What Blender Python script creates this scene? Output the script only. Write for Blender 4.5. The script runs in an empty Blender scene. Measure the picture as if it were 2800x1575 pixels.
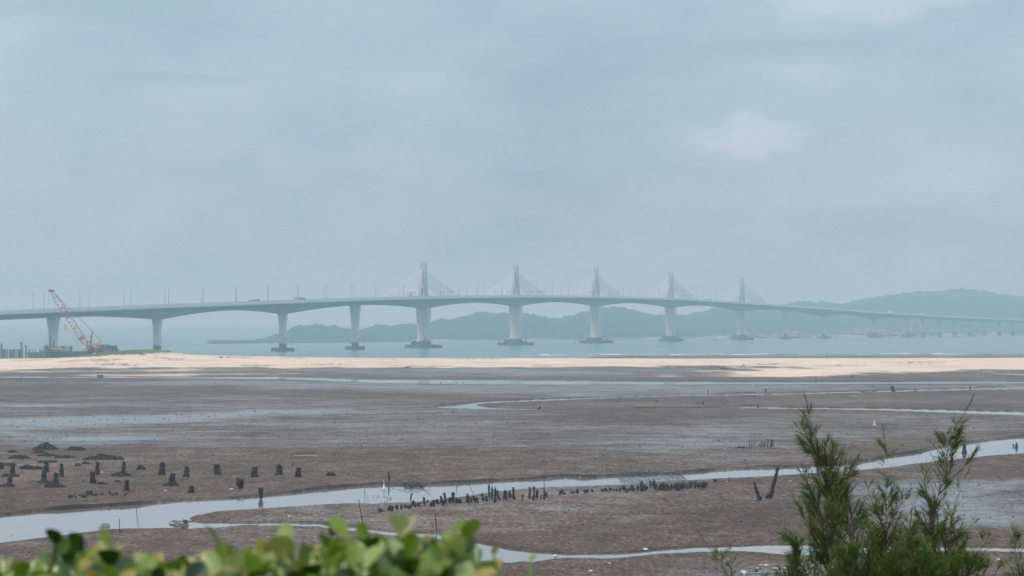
import bpy, math, random
import numpy as np
from mathutils import Vector, Matrix, noise as mnoise
random.seed(7); RNG = np.random.default_rng(7)
S = bpy.context.scene
COL = S.collection
R = math.radians

# ------------------------------------------------------------------ camera, sky, sun, exposure
CAMH, F, CX, HY = 19.2, 8000.0, 1400.0, 872.0        # eye height, focal length in photo pixels, centre, horizon row
cam = bpy.data.cameras.new("Camera"); camo = bpy.data.objects.new("Camera", cam); COL.objects.link(camo)
camo.location = (0, 0, CAMH); camo.rotation_euler = (R(90), 0, 0)
cam.sensor_width = 36; cam.lens = F / 2800 * 36; cam.shift_y = (HY - 787.5) / 2800
cam.clip_start = 0.2; cam.clip_end = 30000
cam.dof.use_dof = True; cam.dof.focus_distance = 330; cam.dof.aperture_fstop = 12.5
S.camera = camo
S.view_settings.view_transform = 'Standard'; S.view_settings.look = 'None'
S.view_settings.exposure = 0.0; S.view_settings.gamma = 1
S.render.engine = 'CYCLES'
S.cycles.use_denoising = True; S.cycles.denoising_prefilter = 'NONE'; S.cycles.max_bounces = 8; S.cycles.volume_bounces = 3
S.cycles.diffuse_bounces = 3; S.cycles.glossy_bounces = 3; S.cycles.transparent_max_bounces = 8

SUN_EL, SUN_AZ = R(50), R(-142)     # azimuth measured clockwise from +Y
w = bpy.data.worlds.new("World"); S.world = w; w.use_nodes = True
nt = w.node_tree; nt.nodes.clear()
def N(nt, t, **k):
    n = nt.nodes.new(t)
    for a, v in k.items():
        if a.startswith('i_'): n.inputs[a[2:].replace('_', ' ')].default_value = v
        else: setattr(n, a, v)
    return n
def ramp(nt, stops, fac=None, interp='LINEAR'):
    n = nt.nodes.new('ShaderNodeValToRGB'); cr = n.color_ramp; cr.interpolation = interp
    while len(cr.elements) < len(stops): cr.elements.new(0.5)
    for e, (p, c) in zip(cr.elements, stops):
        e.position = p; e.color = (*c, 1) if len(c) == 3 else c
    if fac is not None: nt.links.new(fac, n.inputs[0])
    return n
def mth(nt, op, a, b=None, c=None, clamp=False):
    n = nt.nodes.new('ShaderNodeMath'); n.operation = op; n.use_clamp = clamp
    for i, v in enumerate((a, b, c)):
        if v is None: continue
        if isinstance(v, (int, float)): n.inputs[i].default_value = v
        else: nt.links.new(v, n.inputs[i])
    return n.outputs[0]
def mixc(nt, f, a, b):
    n = nt.nodes.new('ShaderNodeMix'); n.data_type = 'RGBA'
    for i, v in ((0, f), (6, a), (7, b)):
        if isinstance(v, (int, float)): n.inputs[i].default_value = v
        elif isinstance(v, tuple): n.inputs[i].default_value = (*v, 1)
        else: nt.links.new(v, n.inputs[i])
    return n.outputs[2]
def nz(nt, vec, scale=(1, 1, 1), s=1.0, d=4, r=0.55, off=(0, 0, 0)):
    m = nt.nodes.new('ShaderNodeMapping'); m.inputs['Scale'].default_value = scale; m.inputs['Location'].default_value = off
    nt.links.new(vec, m.inputs[0])
    n = nt.nodes.new('ShaderNodeTexNoise'); n.inputs['Scale'].default_value = s; n.inputs['Detail'].default_value = d
    n.inputs['Roughness'].default_value = r; nt.links.new(m.outputs[0], n.inputs[0])
    return n.outputs[0]
sky = N(nt, 'ShaderNodeTexSky', sky_type='NISHITA', sun_disc=False, sun_elevation=SUN_EL, sun_rotation=SUN_AZ,
        air_density=1.2, dust_density=3.0)
skyb = nt.nodes.new('ShaderNodeVectorMath'); skyb.operation = 'SCALE'; nt.links.new(sky.outputs[0], skyb.inputs[0]); skyb.inputs['Scale'].default_value = 0.10
tc = nt.nodes.new('ShaderNodeTexCoord'); g = tc.outputs['Generated']
sep = nt.nodes.new('ShaderNodeSeparateXYZ'); nt.links.new(g, sep.inputs[0])
# stratus deck: brighter towards the zenith, blue-grey near the horizon
SKYK = 1.0
lay = ramp(nt, [(0.0, (0.415, 0.54, 0.69)), (0.03, (0.425, 0.555, 0.70)), (0.07, (0.455, 0.60, 0.725)), (0.12, (0.45, 0.60, 0.715)), (0.3, (0.60, 0.74, 0.90)), (1.0, (0.95, 1.10, 1.28))], sep.outputs[2])
n1 = nz(nt, g, (8, 8, 18), 1.0, 6, 0.56, (0.3, 0.2, 0.4))
n2 = nz(nt, g, (22, 22, 46), 1.0, 6, 0.6, (1.3, 4.2, 2.4))
c1 = ramp(nt, [(0.3, (0.82, 0.86, 0.88)), (0.5, (0.98, 0.99, 1.0)), (0.70, (1.18, 1.12, 1.10))], n1)
c2 = ramp(nt, [(0.3, (0.90, 0.93, 0.94)), (0.7, (1.07, 1.05, 1.04))], n2)
def vmul(a, b):
    n = nt.nodes.new('ShaderNodeVectorMath'); n.operation = 'MULTIPLY'
    nt.links.new(a, n.inputs[0]); nt.links.new(b, n.inputs[1]); return n.outputs[0]
deck = vmul(vmul(lay.outputs[0], c1.outputs[0]), c2.outputs[0])
def blob(px, py, rx, ry, p=1.0):      # a cloud bank fixed in the sky at one bearing
    az = math.atan((px - CX) / F); el = math.atan((HY - py) / F)
    c = Vector((math.sin(az) * math.cos(el), math.cos(az) * math.cos(el), math.sin(el)))
    s = nt.nodes.new('ShaderNodeVectorMath'); s.operation = 'SUBTRACT'; nt.links.new(g, s.inputs[0]); s.inputs[1].default_value = c
    m = nt.nodes.new('ShaderNodeVectorMath'); m.operation = 'MULTIPLY'; nt.links.new(s.outputs[0], m.inputs[0])
    m.inputs[1].default_value = (F / rx, F / rx, F / ry)
    l = nt.nodes.new('ShaderNodeVectorMath'); l.operation = 'LENGTH'; nt.links.new(m.outputs[0], l.inputs[0])
    nn = nz(nt, g, (60, 60, 110), 1.0, 6, 0.6)
    d = mth(nt, 'ADD', l.outputs['Value'], mth(nt, 'MULTIPLY', mth(nt, 'SUBTRACT', nn, 0.5), 1.5))
    mr = nt.nodes.new('ShaderNodeMapRange'); mr.interpolation_type = 'SMOOTHERSTEP'; nt.links.new(d, mr.inputs[0])
    mr.inputs[1].default_value = 1.0; mr.inputs[2].default_value = 1.0 - p * 0.9; mr.inputs[3].default_value = 0; mr.inputs[4].default_value = 1
    return mr.outputs[0]
colr = deck
for px, py, rx, ry, p, tint, k in ((2060, 385, 190, 90, .8, (0.64, 0.73, 0.82), .6), (2500, 440, 560, 130, 1.0, (0.50, 0.57, 0.67), .5),
                                   (2370, 10, 420, 80, 1.0, (0.64, 0.71, 0.82), .6), (2050, 130, 520, 60, 1.0, (0.36, 0.51, 0.62), .55),
                                   (300, 30, 500, 60, 1.0, (0.38, 0.55, 0.63), .5), (500, 220, 480, 26, 1.0, (0.36, 0.50, 0.58), .4),
                                   (2500, 620, 500, 130, 1.0, (0.36, 0.45, 0.54), .5), (1300, 560, 600, 80, 1.0, (0.43, 0.53, 0.61), .4)):
    colr = mixc(nt, mth(nt, 'MULTIPLY', blob(px, py, rx, ry, p), k), colr, tint)
allc = mixc(nt, 0.88, skyb.outputs[0], colr)
bg = nt.nodes.new('ShaderNodeBackground'); nt.links.new(allc, bg.inputs[0]); bg.inputs[1].default_value = SKYK
wo = nt.nodes.new('ShaderNodeOutputWorld'); nt.links.new(bg.outputs[0], wo.inputs[0])
sun = bpy.data.lights.new("sun", 'SUN'); sun.energy = 2.0; sun.angle = R(12); sun.color = (1.0, 0.92, 0.83)
so = bpy.data.objects.new("sun", sun); COL.objects.link(so)
sd = Vector((math.sin(SUN_AZ) * math.cos(SUN_EL), math.cos(SUN_AZ) * math.cos(SUN_EL), math.sin(SUN_EL)))
so.rotation_euler = (-sd).to_track_quat('-Z', 'Y').to_euler(); so.location = sd * 200

# ------------------------------------------------------------------ helpers
def mat(name, col, rough=0.8, var=0.15, scale=1.0, metal=0.0, ior=1.45, bump=0.0, stretch=(1, 1, 1), col2=None, coat=0.0, spec=0.5):
    m = bpy.data.materials.new(name); m.use_nodes = True; t = m.node_tree; b = t.nodes['Principled BSDF']
    tcn = t.nodes.new('ShaderNodeTexCoord'); o = tcn.outputs['Object']
    f = nz(t, o, stretch, scale, 6, 0.6)
    c2 = col2 or tuple(min(1, c * (1 + var)) for c in col); c1_ = tuple(c * (1 - var) for c in col)
    r_ = ramp(t, [(0.32, c1_), (0.68, c2)], f)
    t.links.new(r_.outputs[0], b.inputs['Base Color'])
    b.inputs['Roughness'].default_value = rough; b.inputs['Metallic'].default_value = metal; b.inputs['IOR'].default_value = ior
    b.inputs['Specular IOR Level'].default_value = spec; b.inputs['Coat Weight'].default_value = coat
    if bump:
        bn = t.nodes.new('ShaderNodeBump'); bn.inputs['Strength'].default_value = bump; bn.inputs['Distance'].default_value = 0.05
        t.links.new(f, bn.inputs['Height']); t.links.new(bn.outputs[0], b.inputs['Normal'])
    return m
class MB:
    def __init__(s): s.v = []; s.f = []
    def add(s, vs, fs):
        o = len(s.v); s.v += [tuple(v) for v in vs]; s.f += [tuple(i + o for i in f) for f in fs]; return s
    def box(s, c, d, rz=0.0, taper=1.0, ch=0.0):
        x, y, z = d[0] / 2, d[1] / 2, d[2] / 2; cs, sn = math.cos(rz), math.sin(rz); vs = []
        for zz, k in ((-z, 1.0), (z, taper)):
            if ch > 0: pts = [(-x + ch, -y), (x - ch, -y), (x, -y + ch), (x, y - ch), (x - ch, y), (-x + ch, y), (-x, y - ch), (-x, -y + ch)]
            else: pts = [(-x, -y), (x, -y), (x, y), (-x, y)]
            for a, b in pts:
                a *= k; b *= k; vs.append((c[0] + a * cs - b * sn, c[1] + a * sn + b * cs, c[2] + zz))
        n = len(vs) // 2
        fs = [tuple(range(n))[::-1], tuple(range(n, 2 * n))] + [(i, (i + 1) % n, n + (i + 1) % n, n + i) for i in range(n)]
        return s.add(vs, fs)
    def tube(s, pts, rad, n=6, cap=True):
        pts = [Vector(p) for p in pts]; rad = rad if isinstance(rad, (list, tuple)) else [rad] * len(pts); vs = []; fs = []
        for i, p in enumerate(pts):
            d = (pts[min(i + 1, len(pts) - 1)] - pts[max(i - 1, 0)]).normalized()
            u = d.cross(Vector((0, 0, 1)));
            if u.length < 1e-3: u = Vector((1, 0, 0))
            u.normalize(); v = d.cross(u)
            for k in range(n):
                a = 2 * math.pi * k / n; vs.append(p + (u * math.cos(a) + v * math.sin(a)) * rad[i])
        for i in range(len(pts) - 1):
            for k in range(n): fs.append((i * n + k, i * n + (k + 1) % n, (i + 1) * n + (k + 1) % n, (i + 1) * n + k))
        if cap: fs += [tuple(range(n))[::-1], tuple(range((len(pts) - 1) * n, len(pts) * n))]
        return s.add(vs, fs)
    def loft(s, rings, cap=True):
        n = len(rings[0]); vs = [v for r_ in rings for v in r_]; fs = []
        for i in range(len(rings) - 1):
            for k in range(n): fs.append((i * n + k, i * n + (k + 1) % n, (i + 1) * n + (k + 1) % n, (i + 1) * n + k))
        if cap: fs += [tuple(range(n))[::-1], tuple(range((len(rings) - 1) * n, len(rings) * n))]
        return s.add(vs, fs)
    def blobm(s, c, r, seed=0, rough=0.3, n=7, m=5):
        rings = []
        for i in range(m + 1):
            ph = math.pi * (i / m) - math.pi / 2; rr = []
            for k in range(n):
                a = 2 * math.pi * k / n; d = Vector((math.cos(a) * math.cos(ph), math.sin(a) * math.cos(ph), math.sin(ph)))
                q = 1 + rough * (mnoise.noise(d * 1.7 + Vector((seed * 3.1, seed * 1.7, 0))) * 2)
                rr.append((c[0] + d.x * r[0] * q, c[1] + d.y * r[1] * q, c[2] + d.z * r[2] * q))
            rings.append(rr)
        return s.loft(rings)
    def build(s, name, m, parent=None, smooth=False, origin=None):
        me = bpy.data.meshes.new(name)
        o = Vector(origin) if origin is not None else Vector((0, 0, 0))
        me.from_pydata([(v[0] - o[0], v[1] - o[1], v[2] - o[2]) for v in s.v], [], s.f); me.update()
        me.materials.append(m)
        if smooth: me.shade_smooth()
        ob = bpy.data.objects.new(name, me); COL.objects.link(ob)
        if parent is not None:
            ob.parent = parent; ob.location = o - Vector(parent.location) if parent.parent is None else o - WL[parent.name]
        else: ob.location = o
        WL[ob.name] = Vector(ob.location) if parent is None else Vector(o)
        return ob
WL = {}
# every part mesh is given in world coordinates; parents are unrotated, so a part's location is minus the world place of its parent
def part(mb, name, m, parent, smooth=False):
    ob = mb.build(name, m, None, smooth)
    ob.parent = parent; ob.location = -WL[parent.name]; WL[ob.name] = Vector((0, 0, 0)); return ob
def thing(name, label, cat, loc, group=None):
    o = bpy.data.objects.new(name, None); COL.objects.link(o); o.location = loc; o.empty_display_size = 0.2
    WL[o.name] = Vector(loc); o['label'] = label; o['category'] = cat
    if group: o['group'] = group
    return o
def solid(mb, name, label, cat, m, loc, group=None, smooth=False):
    o = mb.build(name, m, None, smooth, origin=loc); o['label'] = label; o['category'] = cat
    if group: o['group'] = group
    return o
def clone(src, loc, label, group=None):
    o = src.copy(); COL.objects.link(o); o.location = loc; o['label'] = label
    if group: o['group'] = group
    for ch in src.children:
        c = ch.copy(); COL.objects.link(c); c.parent = o
        for g2 in ch.children:
            d = g2.copy(); COL.objects.link(d); d.parent = c
    return o
ORD = ['first', 'second', 'third', 'fourth', 'fifth', 'sixth', 'seventh', 'eighth', 'ninth', 'tenth', 'eleventh', 'twelfth', 'thirteenth',
       'fourteenth', 'fifteenth', 'sixteenth', 'seventeenth', 'eighteenth', 'nineteenth', 'twentieth', 'twenty-first', 'twenty-second',
       'twenty-third', 'twenty-fourth', 'twenty-fifth', 'twenty-sixth', 'twenty-seventh', 'twenty-eighth', 'twenty-ninth', 'thirtieth']
ORD += ['thirty-' + o for o in ORD[:9]] + ['fortieth'] + ['forty-' + o for o in ORD[:9]] + ['fiftieth'] + ['fifty-' + o for o in ORD[:9]] + ['sixtieth']
ORD += ['sixty-' + o for o in ORD[:9]] + ['seventieth']
def struct(o, kind='structure'): o['kind'] = kind; return o

# ------------------------------------------------------------------ terrain
def vnoise(x, y, seed=0):
    x = np.asarray(x, float); y = np.asarray(y, float)
    xi = np.floor(x).astype(np.int64); yi = np.floor(y).astype(np.int64); xf = x - xi; yf = y - yi
    u = xf * xf * (3 - 2 * xf); v = yf * yf * (3 - 2 * yf)
    def h(a, b):
        n = (a * 374761393 + b * 668265263 + seed * 974711) & 0xffffffff
        n = ((n ^ (n >> 13)) * 1274126177) & 0xffffffff; n ^= n >> 16
        return (n & 0xffff) / 65535.0
    return (h(xi, yi) * (1 - u) + h(xi + 1, yi) * u) * (1 - v) + (h(xi, yi + 1) * (1 - u) + h(xi + 1, yi + 1) * u) * v * 1.0
def fbm(x, y, seed=0, o=4):
    a = 0; k = 1.0; t = 0
    for i in range(o): a = a + k * (vnoise(x * 2 ** i, y * 2 ** i, seed + i) - 0.5); t += k; k *= 0.5
    return a / t
def sstep(t): t = np.clip(t, 0, 1); return t * t * (3 - 2 * t)
cpx = [-3000, -400, 0, 85, 170, 240, 300, 330, 370, 420, 455, 480, 520, 600, 700, 850, 1050, 1400, 1900, 2400, 2800, 6000]
cpy = [990, 984, 981.5, 980.5, 978, 973.5, 968.5, 965, 961.5, 960.5, 962, 966, 970, 972.5, 974, 977, 979.5, 980, 981, 980, 978.5, 978]
def crest(X):
    px = CX + X * F / 1300; return CAMH - (np.interp(px, cpx, cpy) - HY) * 1300 / F
def zb(X, Y):
    X = np.asarray(X, float); Y = np.asarray(Y, float)
    z = np.interp(Y, [-60, 6, 9, 20, 60, 110, 170, 230, 1000, 1060, 1e5], [17.3, 17.3, 16.3, 14.2, 8.5, 6.3, 6.0, 5.7, 0.9, 0.85, 0.85])
    c = crest(X); k = sstep((Y - 1040) / 260.0); z = z * (1 - k) + c * k
    rt = sstep((X * F / 1300 + CX - 1250) / 500.0)
    s1 = -1.6 * (1 - rt) + 0.45 * rt; k2 = sstep((Y - 1302) / (70 - 20 * rt)); z = np.where(Y > 1302, c * (1 - k2) + s1 * k2, z)
    z = np.where(Y > 1372, np.minimum(z, s1 - (Y - 1372) * (0.45 / (190 + 70 * sstep((X - 100) / 150)))), z)
    return np.maximum(z, -2.2)
def G(x, y, zoff=0.0):          # the ground point seen at one place of the photograph
    s = (y - HY) / F; t = (x - CX) / F
    Ys = np.geomspace(120, 3000, 4000); gg = CAMH - s * Ys - zb(t * Ys, Ys) - zoff
    i = np.argmax(gg <= 0) if (gg <= 0).any() else len(Ys) - 1
    if i > 0:
        a, b = gg[i - 1], gg[i]; Y = Ys[i - 1] + (Ys[i] - Ys[i - 1]) * (a / (a - b) if a != b else 0)
    else: Y = Ys[0]
    return Vector((t * Y, Y, float(zb(t * Y, Y))))
def W(y_water, x, z=0.0):        # a point on the sea
    Y = (CAMH - z) * F / (y_water - HY); return Vector(((x - CX) / F * Y, Y, z))
def P(x, y, Y): return Vector(((x - CX) / F * Y, Y, CAMH - (y - HY) / F * Y))

CH = {  # tidal channels, traced as land-survey outlines
 'main': [(-250,1430),(0,1406),(100,1395),(200,1387.5),(372,1377),(480,1365),(600,1360),(700,1355),(800,1343),(900,1332),(950,1328),(1040,1322),(1170,1322),(1240,1319),(1350,1312),(1450,1308),(1500,1304),(1545,1300),(1600,1303),(1700,1297),(1850,1292),(1900,1288),(1950,1283),(2000,1280),(2100,1276),(2200,1273),(2300,1266),(2380,1256),(2440,1245),(2520,1233),(2570,1221),(2640,1210),(2700,1202),(2800,1192),(3050,1170),
          (3050,1215),(2800,1239),(2700,1246),(2600,1258),(2500,1268),(2440,1277),(2330,1287),(2230,1293),(2100,1302),(1980,1307),(1900,1312),(1800,1318),(1700,1325),(1600,1329),(1500,1332),(1450,1334),(1400,1340),(1358,1343),(1280,1356),(1202,1366),(1125,1373),(1028,1377),(950,1376),(900,1378),(846,1382),(730,1390),(594,1398),(530,1410),(535,1422),(575,1428),(560,1440),(512,1444),(446,1444),(318,1446),(233,1456),(163,1464),(81,1475),(0,1485),(-250,1520)],
 'branch': [(480,1424),(575,1426.5),(672,1428),(788,1428),(867,1429),(960,1439),(1054,1450.5),(1131,1455),(1193,1459),(1240,1465),(1311,1483.6),(1380,1497.6),(1450,1507),(1549,1514),(1656,1514),(1726,1509),(1784,1501),(1866,1498),(1900,1494.5),(2040,1490),(2180,1487),(2400,1490),(2704,1495.6),(2800,1497),(3100,1498),
          (3100,1510),(2800,1509),(2704,1506.5),(2400,1512),(2250,1520),(2145,1515),(2075,1509),(2005,1506.5),(1912,1509),(1819,1513),(1726,1523),(1656,1527),(1560,1525),(1516,1528.5),(1458,1537),(1400,1540),(1340,1536),(1270,1532),(1290,1514),(1271,1494),(1209,1478),(1131,1467),(1023,1459),(930,1447),(867,1440),(788,1437),(672,1436),(594,1442),(512,1446)],
 'loop': [(1180,1112),(1250,1105),(1310,1097.5),(1400,1092.5),(1500,1089.5),(1700,1083.5),(1900,1078),(2100,1075),(2300,1070),(2480,1065),(2600,1062),(2800,1057),(3000,1053),(3000,1059),(2800,1062.5),(2600,1067),(2480,1070),(2300,1074.5),(2100,1079),(1900,1082),(1700,1087),(1500,1095),(1400,1099.5),(1330,1102.5),(1312,1107),(1340,1112),(1400,1115),(1560,1116),(1560,1118.3),(1400,1118.8),(1300,1118),(1220,1115.5)],
 'bend': [(1950,1112.5),(2072,1111.5),(2215,1112.5),(2433,1114.8),(2596,1118.5),(2800,1124),(3000,1130),(3000,1143),(2800,1135.5),(2596,1128.5),(2433,1122.5),(2270,1118.7),(2106,1116.5),(1998,1115)],
 'far': [(-200,1028),(0,1028.5),(300,1030),(516,1031),(734,1029.3),(850,1032),(1033,1037),(1400,1038.5),(1780,1042.4),(2215,1044),(2800,1042),(3000,1041),(3000,1048),(2800,1048),(2215,1050),(1780,1051),(1400,1051.5),(1033,1047),(788,1037),(516,1034),(0,1032.5),(-200,1032.5)],
 'right': [(2660,1015.5),(2720,1017),(2800,1021.5),(2900,1023),(2900,1029),(2800,1026.5),(2740,1023.5)],
 'back': [(2150,977.4),(2400,976.6),(2640,976.8),(2640,978.6),(2400,979.2),(2150,979)],
}
CHW = {k: np.array([tuple(G(x, y))[:2] for x, y in v]) for k, v in CH.items()}
def sdist(X, Y, poly):           # signed distance, positive inside
    x0, y0 = poly[:, 0], poly[:, 1]; x1, y1 = np.roll(x0, -1), np.roll(y0, -1)
    d = np.full(X.shape, 1e9); ins = np.zeros(X.shape, bool)
    for a, b, c, e in zip(x0, y0, x1, y1):
        dx, dy = c - a, e - b; t = np.clip(((X - a) * dx + (Y - b) * dy) / (dx * dx + dy * dy + 1e-12), 0, 1)
        d = np.minimum(d, np.hypot(X - a - t * dx, Y - b - t * dy))
        if e != b: ins ^= ((b > Y) != (e > Y)) & (X < dx * (Y - b) / dy + a)
    return np.where(ins, d, -d)
DROP = {'main': .11, 'branch': .035, 'loop': .10, 'bend': .10, 'far': .08, 'right': .07, 'back': .05}
# sand bank and wet areas as world outlines
SAND = np.array([tuple(G(x, y))[:2] for x, y in [(-400,1012),(0,1009),(163,1008),(330,1003),(543,1001),(700,1003),(848,1005),(1033,1003.5),(1400,1004),(1726,1001.5),(1900,999),(2060,1000),(2150,1003),(2080,1014),(1960,1029),(2100,1029.5),(2200,1028),(2300,1024),(2400,1019),(2500,1016),(2620,1014),(2700,1011),(2800,1010),(3100,1008)]] + [(500, 1345), (-500, 1345)])
SAND = np.vstack([SAND[:-2], [[520, SAND[-3][1]], [520, 1340], [90, 1335], [30, 1400], [-600, 1500], [-600, SAND[0][1]]]])
TAN = [np.array([tuple(G(x, y))[:2] for x, y in q]) for q in ([(100,1030),(300,1024),(560,1021),(860,1020),(700,1024),(450,1028),(250,1030.5)], [(0,1014),(300,1012),(560,1008),(760,1010),(400,1015),(200,1018),(0,1019)])]
WET = [[(-100,1090),(600,1080),(1100,1095),(1500,1130),(1500,1225),(900,1215),(300,1222),(-100,1220)], [(1300,1170),(2100,1140),(2900,1150),(2900,1180),(2200,1215),(1500,1250)],
       [(-50,1150),(270,1136),(540,1125),(800,1115),(950,1115),(1080,1123),(940,1131),(650,1140),(500,1152),(330,1168),(-50,1182)],
       [(-50,1180),(300,1188),(650,1192),(760,1198),(560,1202),(300,1212),(-50,1212)], [(-50,1104),(180,1105),(300,1108),(180,1111),(-50,1112)],
       [(0,1044),(700,1040),(1300,1052),(2100,1052),(2800,1052),(2800,1058),(2000,1074),(1500,1088),(1350,1075),(1000,1068),(400,1050)],
       [(1900,1150),(2000,1172),(2120,1188),(2080,1206),(2110,1215),(1990,1222),(1850,1226),(1750,1212),(1560,1222),(1650,1200),(1850,1180)],
       [(2330,1330),(2560,1322),(2800,1318),(2950,1400),(2800,1425),(2600,1440),(2350,1400),(2250,1350)],
       [(850,1008),(1100,1006),(1600,1007),(1900,1012),(1700,1026),(1300,1030),(1000,1022)], [(60,1013),(420,1008),(600,1006),(760,1014),(640,1018),(350,1016)],
       [(2000,1350),(2200,1355),(2330,1370),(2250,1385),(2050,1372)], [(1530,1342),(1680,1338),(1640,1350),(1500,1352)],
       [(1650,1215),(1500,1208),(1200,1200),(1000,1190),(820,1182),(1050,1180),(1350,1186),(1600,1196)],
       [(700,1050),(1100,1054),(1350,1066),(1300,1074),(1000,1068),(750,1060)], [(2150,1545),(2000,1552),(1900,1560),(2000,1590),(2250,1590)],
       [(2050,1265),(2000,1262),(1600,1230),(1800,1228),(2150,1240)]]
WETK = [.36, .32, 1.12, 1.0, 1.0, .65, .85, 1.0, .6, .6, .4, .5, .32, .35, .6, .4]
WETW = [np.array([tuple(G(x, y))[:2] for x, y in q]) for q in WET]

yr = list(np.linspace(-60, 120, 46)); y = 123.0
while y < 1750: yr.append(y); y += max(.42, y * y * 1.15 / 104000)
yr += list(np.linspace(1760, 2100, 8)); yr = np.array(yr); nu = 1000
uu = np.linspace(-1, 1, nu)
YY, UU = np.meshgrid(yr, uu, indexing='ij'); XX = UU * (0.235 * np.maximum(YY, 0) + 26)
ZZ = zb(XX, YY)
dY = np.maximum(.42, YY * YY * 1.15 / 104000)
sm = np.zeros_like(XX); carve = {}
wob = fbm(XX / 2.5, YY / 5, 11, 4) * 0.9 + fbm(XX / .7, YY / 1.6, 17, 2) * .35
flat = (YY > 140)
relief = fbm(XX / 9, YY / 16, 3, 5) * .16 + fbm(XX / 1.3, YY / 2.2, 5, 3) * .05 * np.clip((520 - YY) / 300, 0, 1)
# little sand ridges and steps of the bank
bankk = sstep((YY - 980) / 120) * (YY < 1600)
relief = relief * (1 - .55 * bankk) + bankk * fbm(XX / 45, YY / 9, 31, 4) * .28
ZZ = ZZ + np.where(flat, relief, fbm(XX / 3, YY / 3, 8, 4) * .15)
scarp = np.zeros_like(XX)
for k, poly in CHW.items():
    y0, y1 = poly[:, 1].min() - 12, poly[:, 1].max() + 12
    r0, r1 = np.searchsorted(yr, y0), np.searchsorted(yr, y1)
    X_, Y_ = XX[r0:r1], YY[r0:r1]; sc = np.clip(Y_ / 260, 1, 6)
    s_ = sdist(X_, Y_, poly) + wob[r0:r1] * sc * (1.15 if k == 'branch' else .5)
    wd = .35 + dY[r0:r1] * .5
    full = np.full(XX.shape, -99.0); full[r0:r1] = s_ / np.ones_like(s_); carve[k] = full
    base = zb(X_, Y_)
    depth = DROP[k] + .5 * np.clip(s_ / (wd * 3), 0, 1)
    # level bed at the banks: relief fades, then the bank steps down
    Zs = ZZ[r0:r1]; near = sstep((s_ + 1.2 * sc) / (1.2 * sc)); Zs = Zs * (1 - near) + (base + .02) * near
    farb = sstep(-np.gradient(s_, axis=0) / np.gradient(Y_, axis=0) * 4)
    lumpy = np.clip(.35 + fbm(X_ / 7, Y_ / 9, 44, 4) * 2.6, 0, 1) * (1 + .8 * fbm(X_ / .8, Y_ / 1.2, 45, 2))
    lev = (.25 if k == 'branch' else (0.55 if k == 'main' else .3)) * farb * np.exp(-(np.maximum(-s_ - .2, 0) / (1.1 * sc)) ** 2) * sstep((-s_ + .35) / .5) * (.05 + .24 * lumpy)
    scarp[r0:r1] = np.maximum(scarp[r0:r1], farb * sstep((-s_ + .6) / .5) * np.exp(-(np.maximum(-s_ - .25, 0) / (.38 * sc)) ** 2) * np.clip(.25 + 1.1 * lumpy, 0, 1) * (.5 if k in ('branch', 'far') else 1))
    Zs = Zs + lev - np.where(s_ > 0, depth * np.clip(s_ / wd, 0, 1) ** .6, 0)
    ZZ[r0:r1] = Zs
def lin(*a): return a
def field(polys, soft, ks=None):
    out = np.zeros_like(XX)
    for qi, q in enumerate(polys):
        y0, y1 = q[:, 1].min(), q[:, 1].max(); pad = 30 + (y1 - y0) * .3
        r0, r1 = np.searchsorted(yr, y0 - pad), np.searchsorted(yr, y1 + pad)
        s_ = sdist(XX[r0:r1], YY[r0:r1], q); sf = soft * (YY[r0:r1] / 300)
        out[r0:r1] = np.maximum(out[r0:r1], sstep(.5 + .5 * (s_ + fbm(XX[r0:r1] / (30 if soft > 10 else 12), YY[r0:r1] / (16 if soft > 10 else 30), 9, 5) * sf * (1.3 if soft > 10 else 2.5)) / sf) * (ks[qi] if ks else 1))
    return out
wet = field(WETW, 11.0, WETK)
sand = field([SAND], 8.0); tan_ = field(TAN, 7.0) * .55
sand = np.clip(np.maximum(sand, tan_), 0, 1)
strip = (YY > 1320) * sstep((XX + 20) / 60.0); damp = strip * .75 * sstep((YY - 1320) / 25); sand = sand * (1 - damp * .6)
wet = np.maximum(wet, strip * sstep((YY - 1450) / 60) * .6) * (1 - .8 * sand)
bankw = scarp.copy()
random.seed(55)
cracks = [(1735, 1131, 30), (1640, 1165, 45), (1600, 1168, 25), (1620, 1160, 20), (1537, 1166, 26), (1562, 1173, 36), (1960, 1150, 34), (2030, 1139, 30), (1590, 1251, 50), (1645, 1247, 24), (1810, 1253, 40), (1835, 1264, 30), (1970, 1267, 50), (2000, 1270, 30), (1310, 1090, 26), (840, 1131, 20),
          (905, 1152, 20), (1005, 1150, 40), (1180, 1143, 24), (1290, 1140, 22), (720, 1160, 30), (420, 1094, 26), (440, 1101, 20), (640, 1080, 20), (1120, 1254, 30), (1350, 1254, 20), (480, 1222, 24), (1230, 1112, 50), (300, 1085, 20), (150, 1085, 20), (1930, 1123, 24), (2390, 1127, 20), (1560, 1120, 18), (1490, 1190, 22), (1245, 1231, 26), (1560, 1240, 22)]
cracks += [(250, 984, 150), (90, 984, 120), (470, 980, 90), (330, 997, 110), (640, 977.5, 90), (800, 978, 60), (900, 996, 120), (1150, 1001, 160), (700, 1000, 90), (1300, 981, 160), (1050, 982, 60), (1850, 999, 60), (1480, 1000, 50), (2300, 1000, 140), (2500, 991, 160), (2100, 996, 90)]
cracks += [(random.uniform(0, 2800), random.uniform(1075, 1300), random.uniform(8, 22)) for _ in range(60)]
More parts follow.
